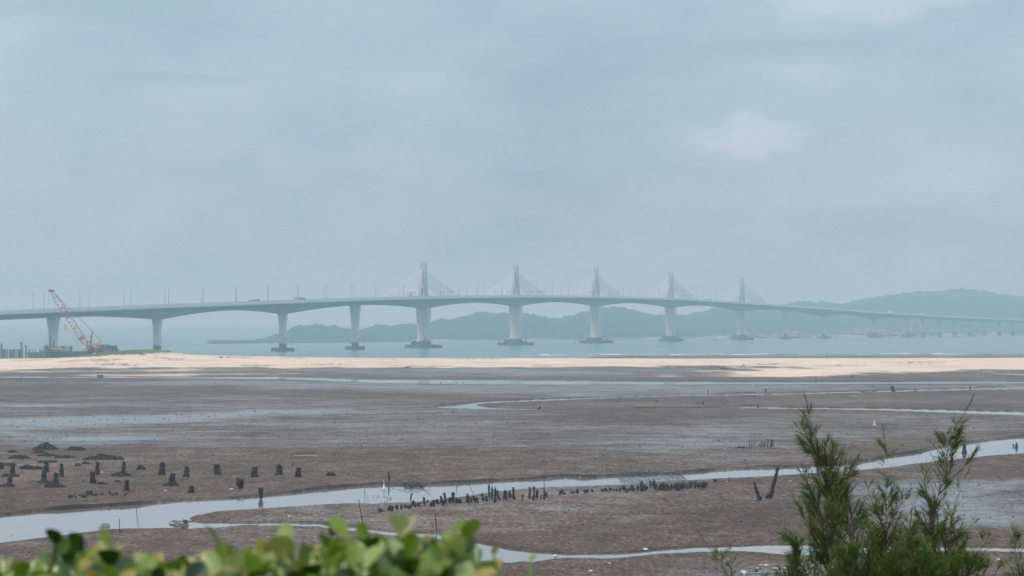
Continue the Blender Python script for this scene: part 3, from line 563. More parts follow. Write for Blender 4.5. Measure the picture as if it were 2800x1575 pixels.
for i, (s, ty) in enumerate(zip(SP, TYP)):
    if i < 2: continue
    o, d, n, dp = frame(s); top = o.z - dp + .15; far = s > SP[14]
    fz = 2.1
    pr = []
    if ty == 'T':
        prof_ = [(0.0, 9.0, 6.9), (.045, 8.6, 6.5), (.10, 8.0, 6.0), (.18, 7.3, 5.6), (.35, 7.1, 5.6), (.55, 7.6, 5.9), (.8, 8.3, 6.4), (1.0, 8.7, 6.6)]
    elif ty == 'V':
        prof_ = [(0, 3.7, 3.0), (.62, 3.8, 3.0), (.72, 4.05, 3.05), (.86, 4.7, 3.2), (1, 5.3, 3.4)]
    elif not far or s < SP[15]:
        prof_ = [(0, 4.0, 3.0), (.35, 4.05, 3.0), (.55, 4.5, 3.0), (.78, 5.7, 3.0), (.97, 7.0, 3.0), (1, 7.0, 3.0)]
    else: prof_ = [(0, 4.0, 2.6), (.62, 4.0, 2.6), (.75, 4.6, 2.6), (.92, 6.4, 2.6), (1, 6.6, 2.6)]
    z0 = -1 if (far) else fz
    m_ = MB().loft([rect(o, d, n, z0 + (top - z0) * t_, a, b, .45 if ty == 'T' else .3) for t_, a, b in prof_])
    # raised centre rib that leaves the long grooves of the faces
    if ty != 'B' or not far:
        for sg in (1, -1):
            m_.loft([[v + d * sg * (b / 2 + .02) for v in rect(o, d, n, z0 + (top - z0) * t_, a * .30, .35, .1)] for t_, a, b in prof_[:-1]])
        if ty == 'T':
            m_.loft([[v + n * (a / 2 + .02) for v in rect(o, d, n, z0 + (top - z0) * t_, .5, b * .42, .1)] for t_, a, b in prof_[:-1]])
    pier = part(m_, 'pier', MPIER, bridge)
    if ty == 'B':
        part(MB().loft([rect(o, d, n, top, 5.0, 2.0), rect(o, d, n, o.z - dp + .01, 5.0, 2.0)]), 'bearing', MFOOT, pier)
    if not far:
        tw, tl = (20.5, 9.0) if ty == 'T' else ((13.5, 5.0) if ty == 'V' else (11.5, 5.0))
        kk = 1.15 if i == 6 else (1.25 if ty == 'T' and i in (7, 8) else 1.0); tw *= kk
        part(MB().loft([rect(o, d, n, -2, tw, tl, .2), rect(o, d, n, fz, tw, tl, .2)]), 'footing', MFOOT, pier)
    elif i < len(TYP) - 1:
        part(MB().loft([rect(o, d, n, -2, 4.4, 3.4, .2), rect(o, d, n, 3.9, 4.4, 3.4, .2)]), 'footing', MFOOT, pier)
    if ty == 'T':
        q_ = MB(); c = o - n * 6.5 + d * -1.5; c.z = 0
        q_.loft([rect(c, d, n, fz, 2.7, 2.7), rect(c, d, n, fz + 2.6, 2.6, 2.6), rect(c, d, n, fz + 3.1, 2.0, 2.0)]); part(q_, 'service_hut', MPIER, pier)
        base = MB().loft([rect(o, d, n, fz, 10.2, 8.0, .6), rect(o, d, n, fz + 1.1, 9.6, 7.4, .6)]); part(base, 'plinth', MFOOT, pier)
        if i in (7, 8, 9):
            mm_ = {7: PRED, 8: PORG, 9: PGRN}[i]; sp_ = {7: 7.6, 8: 8.6, 9: 6.6}[i]
            for sg in (-1, 1):
                c = o + n * sg * sp_; part(MB().tube([Vector((c.x, c.y, fz + .8)), Vector((c.x, c.y, fz + 6.4))], .36, 8), 'marker_post', mm_, pier)
                c2 = Vector((c.x, c.y, 0)); part(MB().loft([rect(c2, d, n, fz, 2.6, 2.6), rect(c2, d, n, fz + .9, 1.6, 1.6)]), 'post_base', MFOOT, pier)
        # ---- tower above the deck: two legs joined by an arch, shaft with slots, pointed finials
        H = 25.4; zt = o.z - .2; tw_ = MB()
        def wid(t_): return 5.9 - 2.6 * (t_ ** .8)
        A = .27
        for sg in (-1, 1):
            L_ = []
            for t_ in (0, .1, .18, .24, A + .03):
                wo_ = wid(t_) / 2; wi = .95 if t_ < .2 else (.7 if t_ < .26 else .12); cx_ = (wo_ + wi) / 2 * sg
                L_.append([Vector((o.x, o.y, zt + H * t_)) + n * (cx_ + a) + d * b for a, b in ((-(wo_ - wi) / 2, -1.5), ((wo_ - wi) / 2, -1.5), ((wo_ - wi) / 2, 1.5), (-(wo_ - wi) / 2, 1.5))])
            tw_.loft(L_)
        tw_.loft([rect(o, d, n, zt + H * t_, wid(t_) - .02, 3.0 - .5 * t_, .35) for t_ in (A, .4, .55, .7, .84, .875)])
        for a_, b_, h0, h1 in ((-.42, -.4, .5, 1.0), (.42, -.4, .5, 1.0), (-.42, .4, .5, .985), (.42, .4, .5, .985), (-.14, -.46, .5, .965), (.14, -.46, .5, .965)):
            tw_.loft([[v + n * a_ * wid(t_) + d * b_ * 2.7 for v in rect(o, d, n, zt + H * t_, k_ * .62, k_ * .62, .08)] for t_, k_ in ((A + .02, 1.0), (h0, 1.0), (.86, .95), (h1 - .03, .75), (h1, .12))])
        for j in range(15):   # stepped cable anchor blocks on both faces
            t_ = .40 + j * .024
            for sg in (-1, 1): tw_.loft([[v + d * sg * 1.5 for v in rect(o, d, n, zt + H * t_, .8, .5, .05)], [v + d * sg * 1.5 for v in rect(o, d, n, zt + H * (t_ + .014), .8, .7, .05)]])
        tower = part(tw_, 'tower', MTOW, bridge)
        for sg in (-1, 1):
            for j in range(11):
                zz = zt + PAR + 9.6 + j * .80; ss = s + sg * (30 + j * 4.7); a_ = Vector((o.x, o.y, zz)) + d * sg * 1.6; e, _, _, _ = frame(ss)
                part(MB().tube([a_, e + Vector((0, 0, .3))], .19, 6), 'stay_cable', MCAB, tower)

# street lamps on the deck
def lampmesh(sg):
    t = MB().tube([(0, 0, 0), (0, 0, 5), (0, 0, 10.2)], [.16, .13, .10], 6); return t
TN = ['the left frame edge', 'the first tower', 'the second tower', 'the third tower', 'the fourth tower', 'the fifth tower']
protoL = {}
for sg, side in ((1, 'near'), (-1, 'far')):
    s = SP[2] - 75 + (8 if sg > 0 else -3); cnt = {}
    while s < SP[11] + 50:
        o, d, n, dp = frame(s); px = CX + o.x * F / o.y
        if px > -40:
            k = sum(1 for j in range(6, 11) if s > SP[j]); cnt[k] = cnt.get(k, 0) + 1
            lab = f"slim grey lamp on {side} deck edge, {ORD[cnt[k]-1]} lamp right of {TN[k]}"
            b = o + n * sg * (HW - .5)
            if sg not in protoL:
                t = thing('street_lamp', lab, 'street lamp', b, 'street lamps along the bridge deck'); protoL[sg] = t
                m_ = MB().tube([b, b + Vector((0, 0, 10.2))], [.15, .09], 6); part(m_, 'pole', MLAMP, t)
                e = b - n * sg * 1.5 + Vector((0, 0, 10.3)); ar = part(MB().tube([b + Vector((0, 0, 10.0)), e], [.045, .035], 5), 'arm', MLAMP, t)
                part(MB().box(e, (.6, .3, .1), math.atan2(n.y, n.x)), 'lamp_head', MLAMP, ar)
            else: clone(protoL[sg], b, lab, 'street lamps along the bridge deck')
        s += 40
# low floodlight posts either side of each tower
protoF = None
for j in range(5):
    s0_ = SP[6 + j]
    for sg, sd_ in ((-1, 'left'), (1, 'right')):
        for q_, ds in enumerate((14, 17.5, 21, 33, 36.5, 40)):
            o, d, n, dp = frame(s0_ + sg * ds); b = o + n * (HW - 1.2)
            lab = f"short dark-topped floodlight post, {ORD[q_]} one counted {sd_} from {TN[j+1]}"
            if protoF is None:
                protoF = thing('floodlight_post', lab, 'floodlight', b, 'low floodlight posts beside the towers')
                part(MB().tube([b, b + Vector((0, 0, 3.9))], .06, 5), 'pole', MLAMP, protoF); part(MB().box(b + Vector((0, 0, 4.1)), (.6, .6, .55)), 'lamp_head', MDARK, protoF)
            else: clone(protoF, b, lab, 'low floodlight posts beside the towers')
# thick mast before third tower, sign mast near far abutment
o, d, n, dp = frame(SP[8] - 30); b = o + n * (HW - 1)
solid(MB().tube([b, b + Vector((0, 0, 9)), b + Vector((0, 0, 12.8))], [.45, .32, .12], 8).box(b + Vector((0, 0, 10)), (1.2, 1.2, .5)).box(b + Vector((0, 0, 6)), (1.1, 1.1, .4)), 'mast', 'thick dark mast standing just left of the third tower', 'mast', MLAMP, b)
o, d, n, dp = frame(SP[13] - 22); b = o + n * (HW - 1)
solid(MB().tube([b, b + Vector((0, 0, 11))], [.3, .18], 8).box(b + Vector((0, 0, 8)), (.9, .9, .5)), 'mast', 'lone mast on the sloping deck right of all the towers', 'mast', MLAMP, b)

# vehicles on the deck
MTYRE = mat('tyre_rubber', (.02, .02, .02), .9, .2); MGLASS = mat('dark_glass', (.03, .04, .05), .15, .1)
def truck(s, lane, label, mc, mcargo, L=8.0, Hc=2.6, kind='truck', bus=False):
    o, d, n, dp = frame(s); b = o + n * lane + Vector((0, 0, .08)); rz = math.atan2(d.y, d.x); t = thing(kind, label, kind.replace('_', ' '), b)
    def loc(u, v, z): return b + d * u + n * v + Vector((0, 0, z))
    if bus:
        part(MB().box(loc(0, 0, 1.7), (L, 2.4, 2.6), rz, .96, .2), 'body', mc, t); part(MB().box(loc(0, 1.22, 2.1), (L * .9, .06, .8), rz), 'window', MGLASS, t)
    else:
        cb = part(MB().box(loc(L * .36, 0, 1.55), (L * .24, 2.2, 2.0), rz, .88, .2), 'cab', mc, t); part(MB().box(loc(L * .36, 1.08, 1.9), (L * .14, .08, .6), rz), 'window', MGLASS, cb)
        part(MB().box(loc(-L * .14, 0, .7 + Hc / 2), (L * .7, 2.3, Hc), rz, 1, .1), 'cargo_box', mcargo, t); part(MB().box(loc(0, 0, .62), (L * .95, 1.9, .25), rz), 'chassis', MFOOT, t)
    for u in (-L * .3, L * .34):
        for v in (-1.05, 1.05):
            c = loc(u, v, .45); part(MB().tube([c - n * .14, c + n * .14], .45, 12), 'wheel', MTYRE, t)
def s_at(px): return float(np.interp(px, CX + CP[:, 0] * F / CP[:, 1], SS))
MORG = mat('truck_orange', (.42, .27, .20), .5, .1); MWT = mat('truck_white', (.8, .8, .78), .45, .05); MBEI = mat('truck_beige', (.6, .52, .42), .5, .08)
truck(s_at(700), -1, 'orange tipper truck driving on the deck left of the third pier', MORG, MORG, 11, 1.5)
truck(s_at(824), -1, 'pale orange truck on the deck right of the third pier', MORG, MORG, 11, 1.9)
truck(s_at(1123), -1, 'small beige box truck on the deck just left of the first tower', MBEI, MBEI, 6, 2.8)
truck(s_at(2438), -1, 'white lorry on the sloping deck near the far shore', MWT, MWT, 11, 3.0)
truck(s_at(2527), -1, 'long white bus right of the white lorry', MWT, MWT, 12, 3.0, 'bus', True)
truck(s_at(1936), -1, 'grey-green lorry on the deck left of the fifth tower', PGRN, MPIER, 9, 1.6)

# ------------------------------------------------------------------ piles, barge, crane
MPILE = mat('rusty_pile', (.095, .055, .05), .85, .5, .6, col2=(.17, .13, .12), stretch=(1, 1, .2)); MPILEG = mat('grey_pile', (.10, .11, .11), .85, .3, .6)
YB = 1415.0; KB = YB / F
def pile(x, y0, y1, w_px, Y, label, m=MPILE, g='steel piles left of the barge', n=8, cap=False):
    a = P(x, y0, Y); b = P(x, y1, Y); r_ = w_px * 1.25 * Y / F / 2; bz = min(-1.5, b.z - 1)
    mb = MB().tube([Vector((a.x, a.y, bz)), Vector((a.x, a.y, a.z))], r_, n)
    if cap: mb.tube([Vector((a.x, a.y, a.z - .5)), Vector((a.x, a.y, a.z - .2))], r_ * 1.25, n)
    return solid(mb, 'steel_pile', label, 'pile', m, (a.x, a.y, max(0, 0)), g)
def zl(zx, zy, ox, oy, k): return ox + zx / k, oy + zy / k
left = [(6, 955, 9), (4, 939, 4), (13.5, 955, 3.6), (20, 955, 4), (26.5, 955, 3), (31, 955, 4), (36, 956, 3.2), (38.5, 954.6, 3.5), (44, 954.5, 3), (50.5, 954.5, 3.4), (54.5, 958, 3), (58.3, 934.7, 3.8), (61, 953, 3), (71, 944.8, 3.6), (80, 954.6, 2.6), (88.3, 956, 2), (96.5, 956, 1.8)]
for i, (x, y0, w_) in enumerate(left):
    hl = 'tallest' if y0 < 936 else ('tall' if y0 < 946 else 'short')
    pile(x, y0, 982, w_, YB + (i % 3) * 3, f"{hl} rust-dark pile standing in water, {ORD[i]} from the left frame edge", MPILE if i % 4 else MPILEG, cap=(y0 < 946))
RUST = mat('rusty_hull', (.10, .05, .04), .8, .6, .35, col2=(.26, .15, .11), bump=.3); RUST2 = mat('dark_hull', (.05, .033, .035), .8, .35, .35)
MRED = mat('crane_red', (.40, .022, .035), .5, .12, .8); MBLK = mat('dark_steel', (.03, .032, .04), .6, .2); MGRNP = mat('pale_green_steel', (.22, .34, .25), .6, .2, .5); MYEL = mat('excavator_yellow', (.34, .20, .07), .6, .3, .6)
def q7(zx, zy, dy=0.0): x, y_ = zl(zx, zy, 60, 770, 6.3); return P(x, y_, YB + dy)
def hull(x0, x1, yt0, yt1, label, m, rake, Yc, wd=9):
    a = q7(x0, yt0); b = q7(x1, yt1); top0, top1 = a.z, b.z; t = thing('barge', label, 'barge', (((a.x + b.x) / 2), Yc, 0))
    m_ = MB(); rings = []
    for u in np.linspace(0, 1, 9):
        x = a.x + (b.x - a.x) * u; zt_ = top0 + (top1 - top0) * u; e = rake * (u < .06); zb_ = -.8 + (1.9 if u == 0 and rake else (.6 if u < .13 and rake else 0))
        rings.append([Vector((x, Yc - wd / 2, zb_)), Vector((x, Yc + wd / 2, zb_)), Vector((x, Yc + wd / 2, zt_)), Vector((x, Yc - wd / 2, zt_))])
    m_.loft(rings); part(m_, 'hull', m, t)
    r_ = MB(); r_.tube([Vector((a.x, Yc - wd / 2 - .1, top0 - .15)), Vector((b.x, Yc - wd / 2 - .1, top1 - .15))], .16, 6)
    for u in np.linspace(.04, .96, 12): x = a.x + (b.x - a.x) * u; r_.box((x, Yc - wd / 2 - .07, (top0 + top1) / 2 - .9), (.12, .14, 1.4))
    part(r_, 'fender', RUST2, t); return t
def seg(a, b, r_, n=6): return MB().tube([a, b], r_, n)
b1 = hull(152, 460, 1215, 1213, 'small rust-brown barge at left with raked bow, piled with scrap', RUST, 1, YB - 6)
b2 = hull(455, 1180, 1205, 1200, 'long dark rusty barge behind the sand carrying the red crane', RUST2, 1, YB + 4, 14)
# deck house, spuds, masts and clutter on the barge
t = b1; m_ = MB()
c = q7(422, 1150, -6); dk = thing('deck_house', 'dark steel deck house with masts on the small rusty barge', 'cabin', (c.x, c.y, 1.3))
a_, b_ = q7(398, 1205, -6), q7(452, 1100, -6); part(MB().box(((a_.x + b_.x) / 2, a_.y, (a_.z + b_.z) / 2), (b_.x - a_.x, 3, b_.z - a_.z)), 'cabin', MBLK, dk)
m_ = MB()
for zx, z1 in ((400, 1075), (415, 1085), (430, 1070), (445, 1075)): m_.tube([q7(zx, 1105, -6), q7(zx, z1, -6)], .07, 5)
m_.tube([q7(399, 1100, -6), q7(400, 955, -6)], .05, 5); part(m_, 'mast', MBLK, dk)
m_ = MB().tube([q7(350, 1138, -6.5), q7(395, 1140, -6.5)], .12, 5).tube([q7(350, 1138, -6.5), q7(392, 1185, -6.5)], .12, 5); part(m_, 'davit', RUST, dk)
m_ = MB()
random.seed(4)
for i in range(38):
    c = q7(random.uniform(290, 690), 1203 - random.random() ** 2 * 16, random.uniform(-9, -2)); m_.box(c, (random.uniform(.5, 2.2), random.uniform(.4, 1.2), random.uniform(.2, .7)), random.random() * 3)
o = m_.build('scrap_heap', RUST, None); o['label'] = 'heap of rusty scrap and hose lying on the deck of the left barge'; o['category'] = 'scrap'
for nm, zx, z0, wz, lab in (('spud_pile', 488, 938, 25, 'taller dark spud pile standing on the barge before the pier'), ('spud_pile', 553, 1007, 24, 'shorter dark spud pile right of the taller spud'), ('spud_pile', 1186, 935, 18, 'dark spud pile rising behind the red crane mast')):
    a_ = q7(zx, z0, 3); solid(MB().tube([Vector((a_.x, a_.y, -1)), a_], wz / 6.3 * KB / 2, 10), nm, lab, 'pile', MBLK, (a_.x, a_.y, 0))
a_ = q7(500, 1105, -3); solid(MB().tube([q7(495, 1104, 0), q7(545, 1104, 0)], .2, 6).box(q7(485, 1190, -3), (1.2, 1, 2)), 'spud_clamp', 'dark clamp frame between the two spud piles', 'clamp', MBLK, a_)
for zx, zy, lab in ((180, 1165, 'leaning rusty bollard post at the bow of the left barge'), (232, 1165, 'second rusty bollard post on the left barge bow')):
    c = q7(zx, 1215, -8); solid(MB().tube([c, q7(zx - 4, zy, -8)], .16, 6).tube([q7(zx - 10, 1195, -8), q7(zx + 12, 1195, -8)], .1, 5), 'mooring_post', lab, 'bollard', RUST, c, 'mooring posts on the left barge')
# excavator
c = q7(560, 1195, -1); ex = thing('excavator', 'small yellow excavator with bent boom working on the barge', 'excavator', c)
part(MB().box(q7(560, 1168, -1), (11, 2.6, 1.3) if 0 else (13 / 6.3 * 6.3 * KB * 4.2, 2.6, 1.6), 0, .85, .3), 'body', MYEL, ex)
part(MB().box(q7(575, 1152, -1), (2.2, 1.6, 1.8), 0, .85, .1), 'cab', MBLK, ex)
for v in (-1.2, 1.2):
    e = q7(562, 1190, -1); part(MB().tube([Vector((e.x - 2.3, e.y + v, e.z)), Vector((e.x + 2.3, e.y + v, e.z))], .55, 8), 'track', MBLK, ex)
part(MB().tube([q7(600, 1175, -1), q7(622, 1125, -1), q7(660, 1106, -1), q7(705, 1102, -1), q7(748, 1112, -1)], [.25, .3, .34, .28, .2], 6), 'boom', MYEL, ex)
ar = part(MB().tube([q7(760, 1100, -1), q7(745, 1125, -1), q7(718, 1185, -1)], [.25, .35, .22], 6), 'arm', MYEL, ex)
bk = MB(); a_ = q7(712, 1150, -1)
bk.loft([[a_ + Vector(v) for v in ((-1.4, -.8, 1.0), (-1.4, .8, 1.0), (-1.6, .8, -1.2), (-1.6, -.8, -1.2))], [a_ + Vector(v) for v in ((.9, -.8, 1.0), (.9, .8, 1.0), (-.3, .8, -1.5), (-.3, -.8, -1.5))]]); part(bk, 'bucket', RUST, ar)
# green drum hopper
c = q7(785, 1200, 0); hp = thing('hopper', 'rounded pale green hopper standing on the long barge', 'hopper', c); m_ = MB()
for k in range(1):
    pr = [(735, 1195), (735, 1150), (755, 1122), (800, 1118), (828, 1140), (835, 1195)]
    m_.loft([[q7(a, b, -2) for a, b in pr], [q7(a, b, 2) for a, b in pr]])
part(m_, 'body', MGRNP, hp); m_ = MB()
for zx in (750, 775, 800, 822): m_.tube([q7(zx, 1196, -2.1), q7(zx, 1130, -2.1)], .09, 5)
for zy in (1150, 1175): m_.tube([q7(737, zy, -2.1), q7(833, zy, -2.1)], .09, 5)
part(m_, 'ribs', MGRNP, hp); part(MB().box(q7(840, 1172, 0), (1.1, 3, 3.6)), 'end_frame', RUST2, hp)
c = q7(1090, 1192, -2); solid(MB().box(q7(1092, 1175, -2), (75 / 6.3 * KB, 3, 5.2 * KB * 1.0 * 6.3 / 6.3 * 1.1)).box(q7(1092, 1160, -2), (70 / 6.3 * KB, 2.6, .25)), 'crate', 'low green crate on the barge left of the crane', 'crate', MGRNP, c)
# ---- lattice crane
c = q7(1215, 1200, 0); cr = thing('crane', 'red lattice-boom crawler crane on the barge, boom leaning left', 'crane', c)
m_ = MB(); pr = [(1128, 1160), (1128, 1125), (1150, 1108), (1190, 1102), (1230, 1105), (1310, 1118), (1310, 1160)]
m_.loft([[q7(a, b, -2) for a, b in pr], [q7(a, b, 2) for a, b in pr]]); part(m_, 'machine_house', MRED, cr)
part(MB().box(q7(1336, 1123, 0), (62 / 6.3 * KB, 4.4, 70 / 6.3 * KB)), 'counterweight', MRED, cr)
part(MB().box(q7(1140, 1140, -2.6), (2.2, 1.3, 2.4), 0, .9, .1), 'cab', MRED, cr)
for v in (-2.6, 2.6):
    e0, e1 = q7(1140, 1183, v), q7(1310, 1183, v); tk = MB()
    for u in np.linspace(0, 1, 9): e = e0.lerp(e1, u); tk.tube([e - Vector((0, .5, 0)), e + Vector((0, .5, 0))], 1.15, 12)
    tk.box((e0 + e1) / 2, ((e1.x - e0.x), 1.0, 2.2)); part(tk, 'track', MBLK, cr)
A_, B_ = q7(1150, 1150, 0), q7(500, 152, 0); ax = (B_ - A_); Lb = ax.length; u_ = ax.normalized(); v_ = Vector((0, 1, 0)); w_ = u_.cross(v_).normalized()
bm_ = MB(); NB = 34
def corner(t_, a, b):
    hw = 1.42 * min(1, .25 + t_ * 4.5, .28 + (1 - t_) * 3.2) / 1.0 * .62; return A_ + ax * t_ + w_ * a * hw * 1.55 + v_ * b * hw
for a, b in ((-1, -1), (1, -1), (1, 1), (-1, 1)):
    bm_.tube([corner(t_, a, b) for t_ in np.linspace(0, 1, NB + 1)], .08, 5)
for k in range(NB):
    t0_, t1_ = k / NB, (k + 1) / NB
    for b in (-1, 1):
        bm_.tube([corner(t0_, -1 if k % 2 else 1, b), corner(t1_, 1 if k % 2 else -1, b)], .042, 4)
        if k % 6 == 0: bm_.tube([corner(t0_, -1, b), corner(t0_, 1, b)], .1, 4)
    for a in (-1, 1): bm_.tube([corner(t0_, a, -1 if k % 2 else 1), corner(t1_, a, 1 if k % 2 else -1)], .055, 4)
boom = part(bm_, 'boom', MRED, cr)
pm = MB(); 
for b in (-1.02, 1.02): pm.loft([[corner(t_, a, b) for t_, a in ((.155, -1.0), (.155, 1.0), (.205, 1.0), (.205, -1.0))], [corner(t_, a, b * .93) for t_, a in ((.155, -1), (.155, 1), (.205, 1), (.205, -1))]])
part(pm, 'boom_panel', MRED, boom)
hd = MB().box(q7(508, 158, 0), (2.0, 1.4, 1.2), .6).tube([q7(510, 158, 0), q7(487, 136, 0), q7(468, 150, 0)], [.3, .3, .25], 6).tube([q7(468, 150, -.4), q7(468, 150, .4)], .5, 10).tube([q7(528, 152, -.5), q7(528, 152, .5)], .45, 10)
part(hd, 'boom_head', MRED, boom)
apex, hitch = q7(1213, 857, 0), q7(1362, 1027, 0)
gm = MB()
for v in (-1.1, 1.1):
    vv = Vector((0, v, 0)); gm.tube([q7(1184, 1112, 0) + vv, apex + vv * .4], .22, 6).tube([apex + vv * .4, apex + vv * .4 + Vector((-.5, 0, .3))], .3, 6)
    gm.tube([hitch + vv * .5, q7(1262, 1088, 0) + vv], .16, 6).tube([hitch + vv * .5, q7(1344, 1090, 0) + vv], .16, 6).tube([q7(1150, 1035, 0) + vv, q7(1235, 1100, 0) + vv], .14, 5)
part(gm, 'gantry', MRED, cr)
rg = MB()
for v in (-.5, 0, .5):
    vv = Vector((0, v, 0)); rg.tube([apex + vv, hitch + vv], .06, 4); rg.tube([apex + vv, q7(525, 165, 0) + vv], .055, 4)
rg.tube([q7(505, 165, .3), q7(590, 560, .3), q7(742, 760, .3)], .035, 4).tube([q7(500, 165, -.3), q7(640, 560, -.3), q7(746, 762, -.3)], .035, 4)
rg.tube([q7(757, 800, 0), q7(900, 930, 0), q7(1110, 1125, 0)], .03, 4).tube([q7(540, 180, 0), q7(1140, 985, 0)], .03, 4).tube([q7(467, 160, 0), q7(467, 430, 0)], .05, 4)
part(rg, 'rigging', MBLK, cr)
hk = part(MB().box(q7(744, 772, 0), (1.1, .8, 2.4), -.35, .8, .1), 'hook_block', mat('hook_yellow', (.6, .32, .05), .5, .1), cr)
a_ = q7(757, 790, 0); part(MB().tube([a_, a_ + Vector((.1, 0, -.9)), a_ + Vector((-.3, 0, -1.3)), a_ + Vector((-.7, 0, -1.0))], .15, 6), 'hook', MRED, hk)
wn = MB()
for zx in (1128, 1172): wn.tube([q7(zx, 1028, -1), q7(zx, 1105, -1)], .22, 5)
wn.tube([q7(1125, 1030, -1), q7(1178, 1032, -1)], .18, 5).tube([q7(1128, 1095, -1), q7(1176, 1095, -1)], .15, 5); part(wn, 'winch_frame', MBLK, cr)
a_ = q7(1262, 1200, -7); tr_ = MB()
for zx, dy_ in ((1250, -8), (1293, -8), (1268, -5)): tr_.tube([q7(1250, 1085, -6.5), q7(1262 if zx > 1260 else 1250, 1130, dy_), q7(zx, 1200, dy_)], .17, 5)
tr_.box(q7(1250, 1084, -6.5), (3.2, .8, .9)); solid(tr_, 'tripod', 'yellow tripod frame standing before the red crane', 'tripod', MYEL, a_)
# shed and machines right of the crane
c = q7(1500, 1190, 2); sh = thing('shed', 'pale green flat-roofed work shed right of the red crane', 'shed', c)
a_, b_ = q7(1380, 1170, 4), q7(1482, 1108, 4); part(MB().box(((a_.x + b_.x) / 2, a_.y, (a_.z + b_.z) / 2), (b_.x - a_.x, 5, b_.z - a_.z)), 'wall', MGRNP, sh)
a_, b_ = q7(1484, 1196, 2), q7(1590, 1116, 2); w2 = part(MB().box(((a_.x + b_.x) / 2, a_.y, (a_.z + b_.z) / 2), (b_.x - a_.x, 5, b_.z - a_.z)), 'wall', MGRNP, sh)
for zx in (1420, 1470): part(MB().box(q7(zx, 1140, 1.45), (2.0, .1, 3.2)), 'door', MBLK, sh)
for zx in (1520, 1560): part(MB().box(q7(zx, 1145, -.55), (1.8, .1, 2.0)), 'window', MBLK, sh)
rf = MB().loft([[q7(1372, 1099, -2), q7(1372, 1099, 8), q7(1372, 1106, 8), q7(1372, 1106, -2)], [q7(1500, 1093, -2), q7(1500, 1093, 8), q7(1500, 1102, 8), q7(1500, 1102, -2)], [q7(1622, 1103, -2), q7(1622, 1103, 8), q7(1622, 1112, 8), q7(1622, 1112, -2)]]); part(rf, 'roof', MGREYROOF, sh)
c = q7(1625, 1192, -1); gt = thing('work_truck', 'small dark work truck parked at the right end of the shed', 'truck', c)
part(MB().box(q7(1622, 1152, -1), (42 / 6.3 * KB, 2.4, 3.4), 0, .8, .2), 'cab', MBLK, gt); part(MB().box(q7(1632, 1180, -1), (60 / 6.3 * KB, 2.2, 1.2)), 'chassis', MBLK, gt)
for zx in (1610, 1650):
    for v in (-2, 0): e = q7(zx, 1190, v); part(MB().tube([e - Vector((0, .2, 0)), e + Vector((0, .2, 0))], .55, 10), 'wheel', MTYRE, gt)
c = q7(1425, 1192, 0); solid(MB().box(q7(1425, 1180, 0), (2.2 * 4, 2.4, 4.5), 0, .9, .3).box(q7(1400, 1188, -1), (5, 2, 3)), 'generator', 'dark machine block between the crane and the shed', 'generator', mat('machine_dark', (.05, .07, .08), .6, .4, .5), c)

# far jetty: row of driven piles
def q6(zx, zy): return zl(zx, zy, 2300, 760, 5.152)
MFP = mat('jetty_pile', (.12, .075, .075), .85, .3, .3)
jp = [(1100, 737, 9), (1188, 737, 12), (1208, 757, 10), (1273, 757, 10)] + [(1425 + 23.2 * i, 750 - (i * .08), 9) for i in range(56)]
tall = {1672: 725, 1720: 723, 1940: 690, 2070: 740, 2155: 703, 2280: 690, 2460: 695}
for i, (zx, zy, w_) in enumerate(jp):
    x, y0 = q6(zx, zy)
    for k, v in tall.items():
        if abs(zx - k) < 11.6: y0 = q6(0, v)[1]; w_ = 12
    pos = f"{ORD[i]} pile of the far jetty counted from its left end"
    Yp = 3368 + i * 4
    a = P(x, y0, Yp); r_ = w_ / 5.152 * Yp / F / 2
    if i == 0:
        pj = MB().tube([Vector((a.x, a.y, -2)), a], r_, 8); solid(pj, 'jetty_pile', 'lone ' + pos, 'pile', MFP, (a.x, a.y, 0), 'piles of the far jetty')
    else: solid(MB().tube([Vector((a.x, a.y, -2)), a], r_, 6), 'jetty_pile', ('tall ' if y0 < 903 else 'short ') + pos, 'pile', MFP, (a.x, a.y, 0), 'piles of the far jetty')

# boat and buoys
p = W(918.2, 2693); p.z = 0; k = p.y / F; bt = thing('motor_boat', 'small white cabin motor boat passing the far jetty', 'boat', p)
L_ = 14 * k; m_ = MB(); rings = []
for u, hb, hz in ((-.5, .85, 1.0), (-.2, 1.0, 1.0), (.15, .95, 1.1), (.38, .55, 1.35), (.5, .06, 1.6)): rings.append([p + Vector((-u * L_, -hb, hz)), p + Vector((-u * L_, -hb * .6, -.3)), p + Vector((-u * L_, hb * .6, -.3)), p + Vector((-u * L_, hb, hz))])
m_.loft(rings); part(m_, 'hull', MWT, bt); cb = part(MB().box(p + Vector((0, 0, 1.9)), (2.4, 1.5, 1.5), 0, .75, .2), 'cabin', MWT, bt); part(MB().box(p + Vector((0, -.72, 2.0)), (1.6, .1, .5)), 'window', MGLASS, cb)
MBUOY = mat('buoy_dark', (.05, .13, .11), .6, .2)
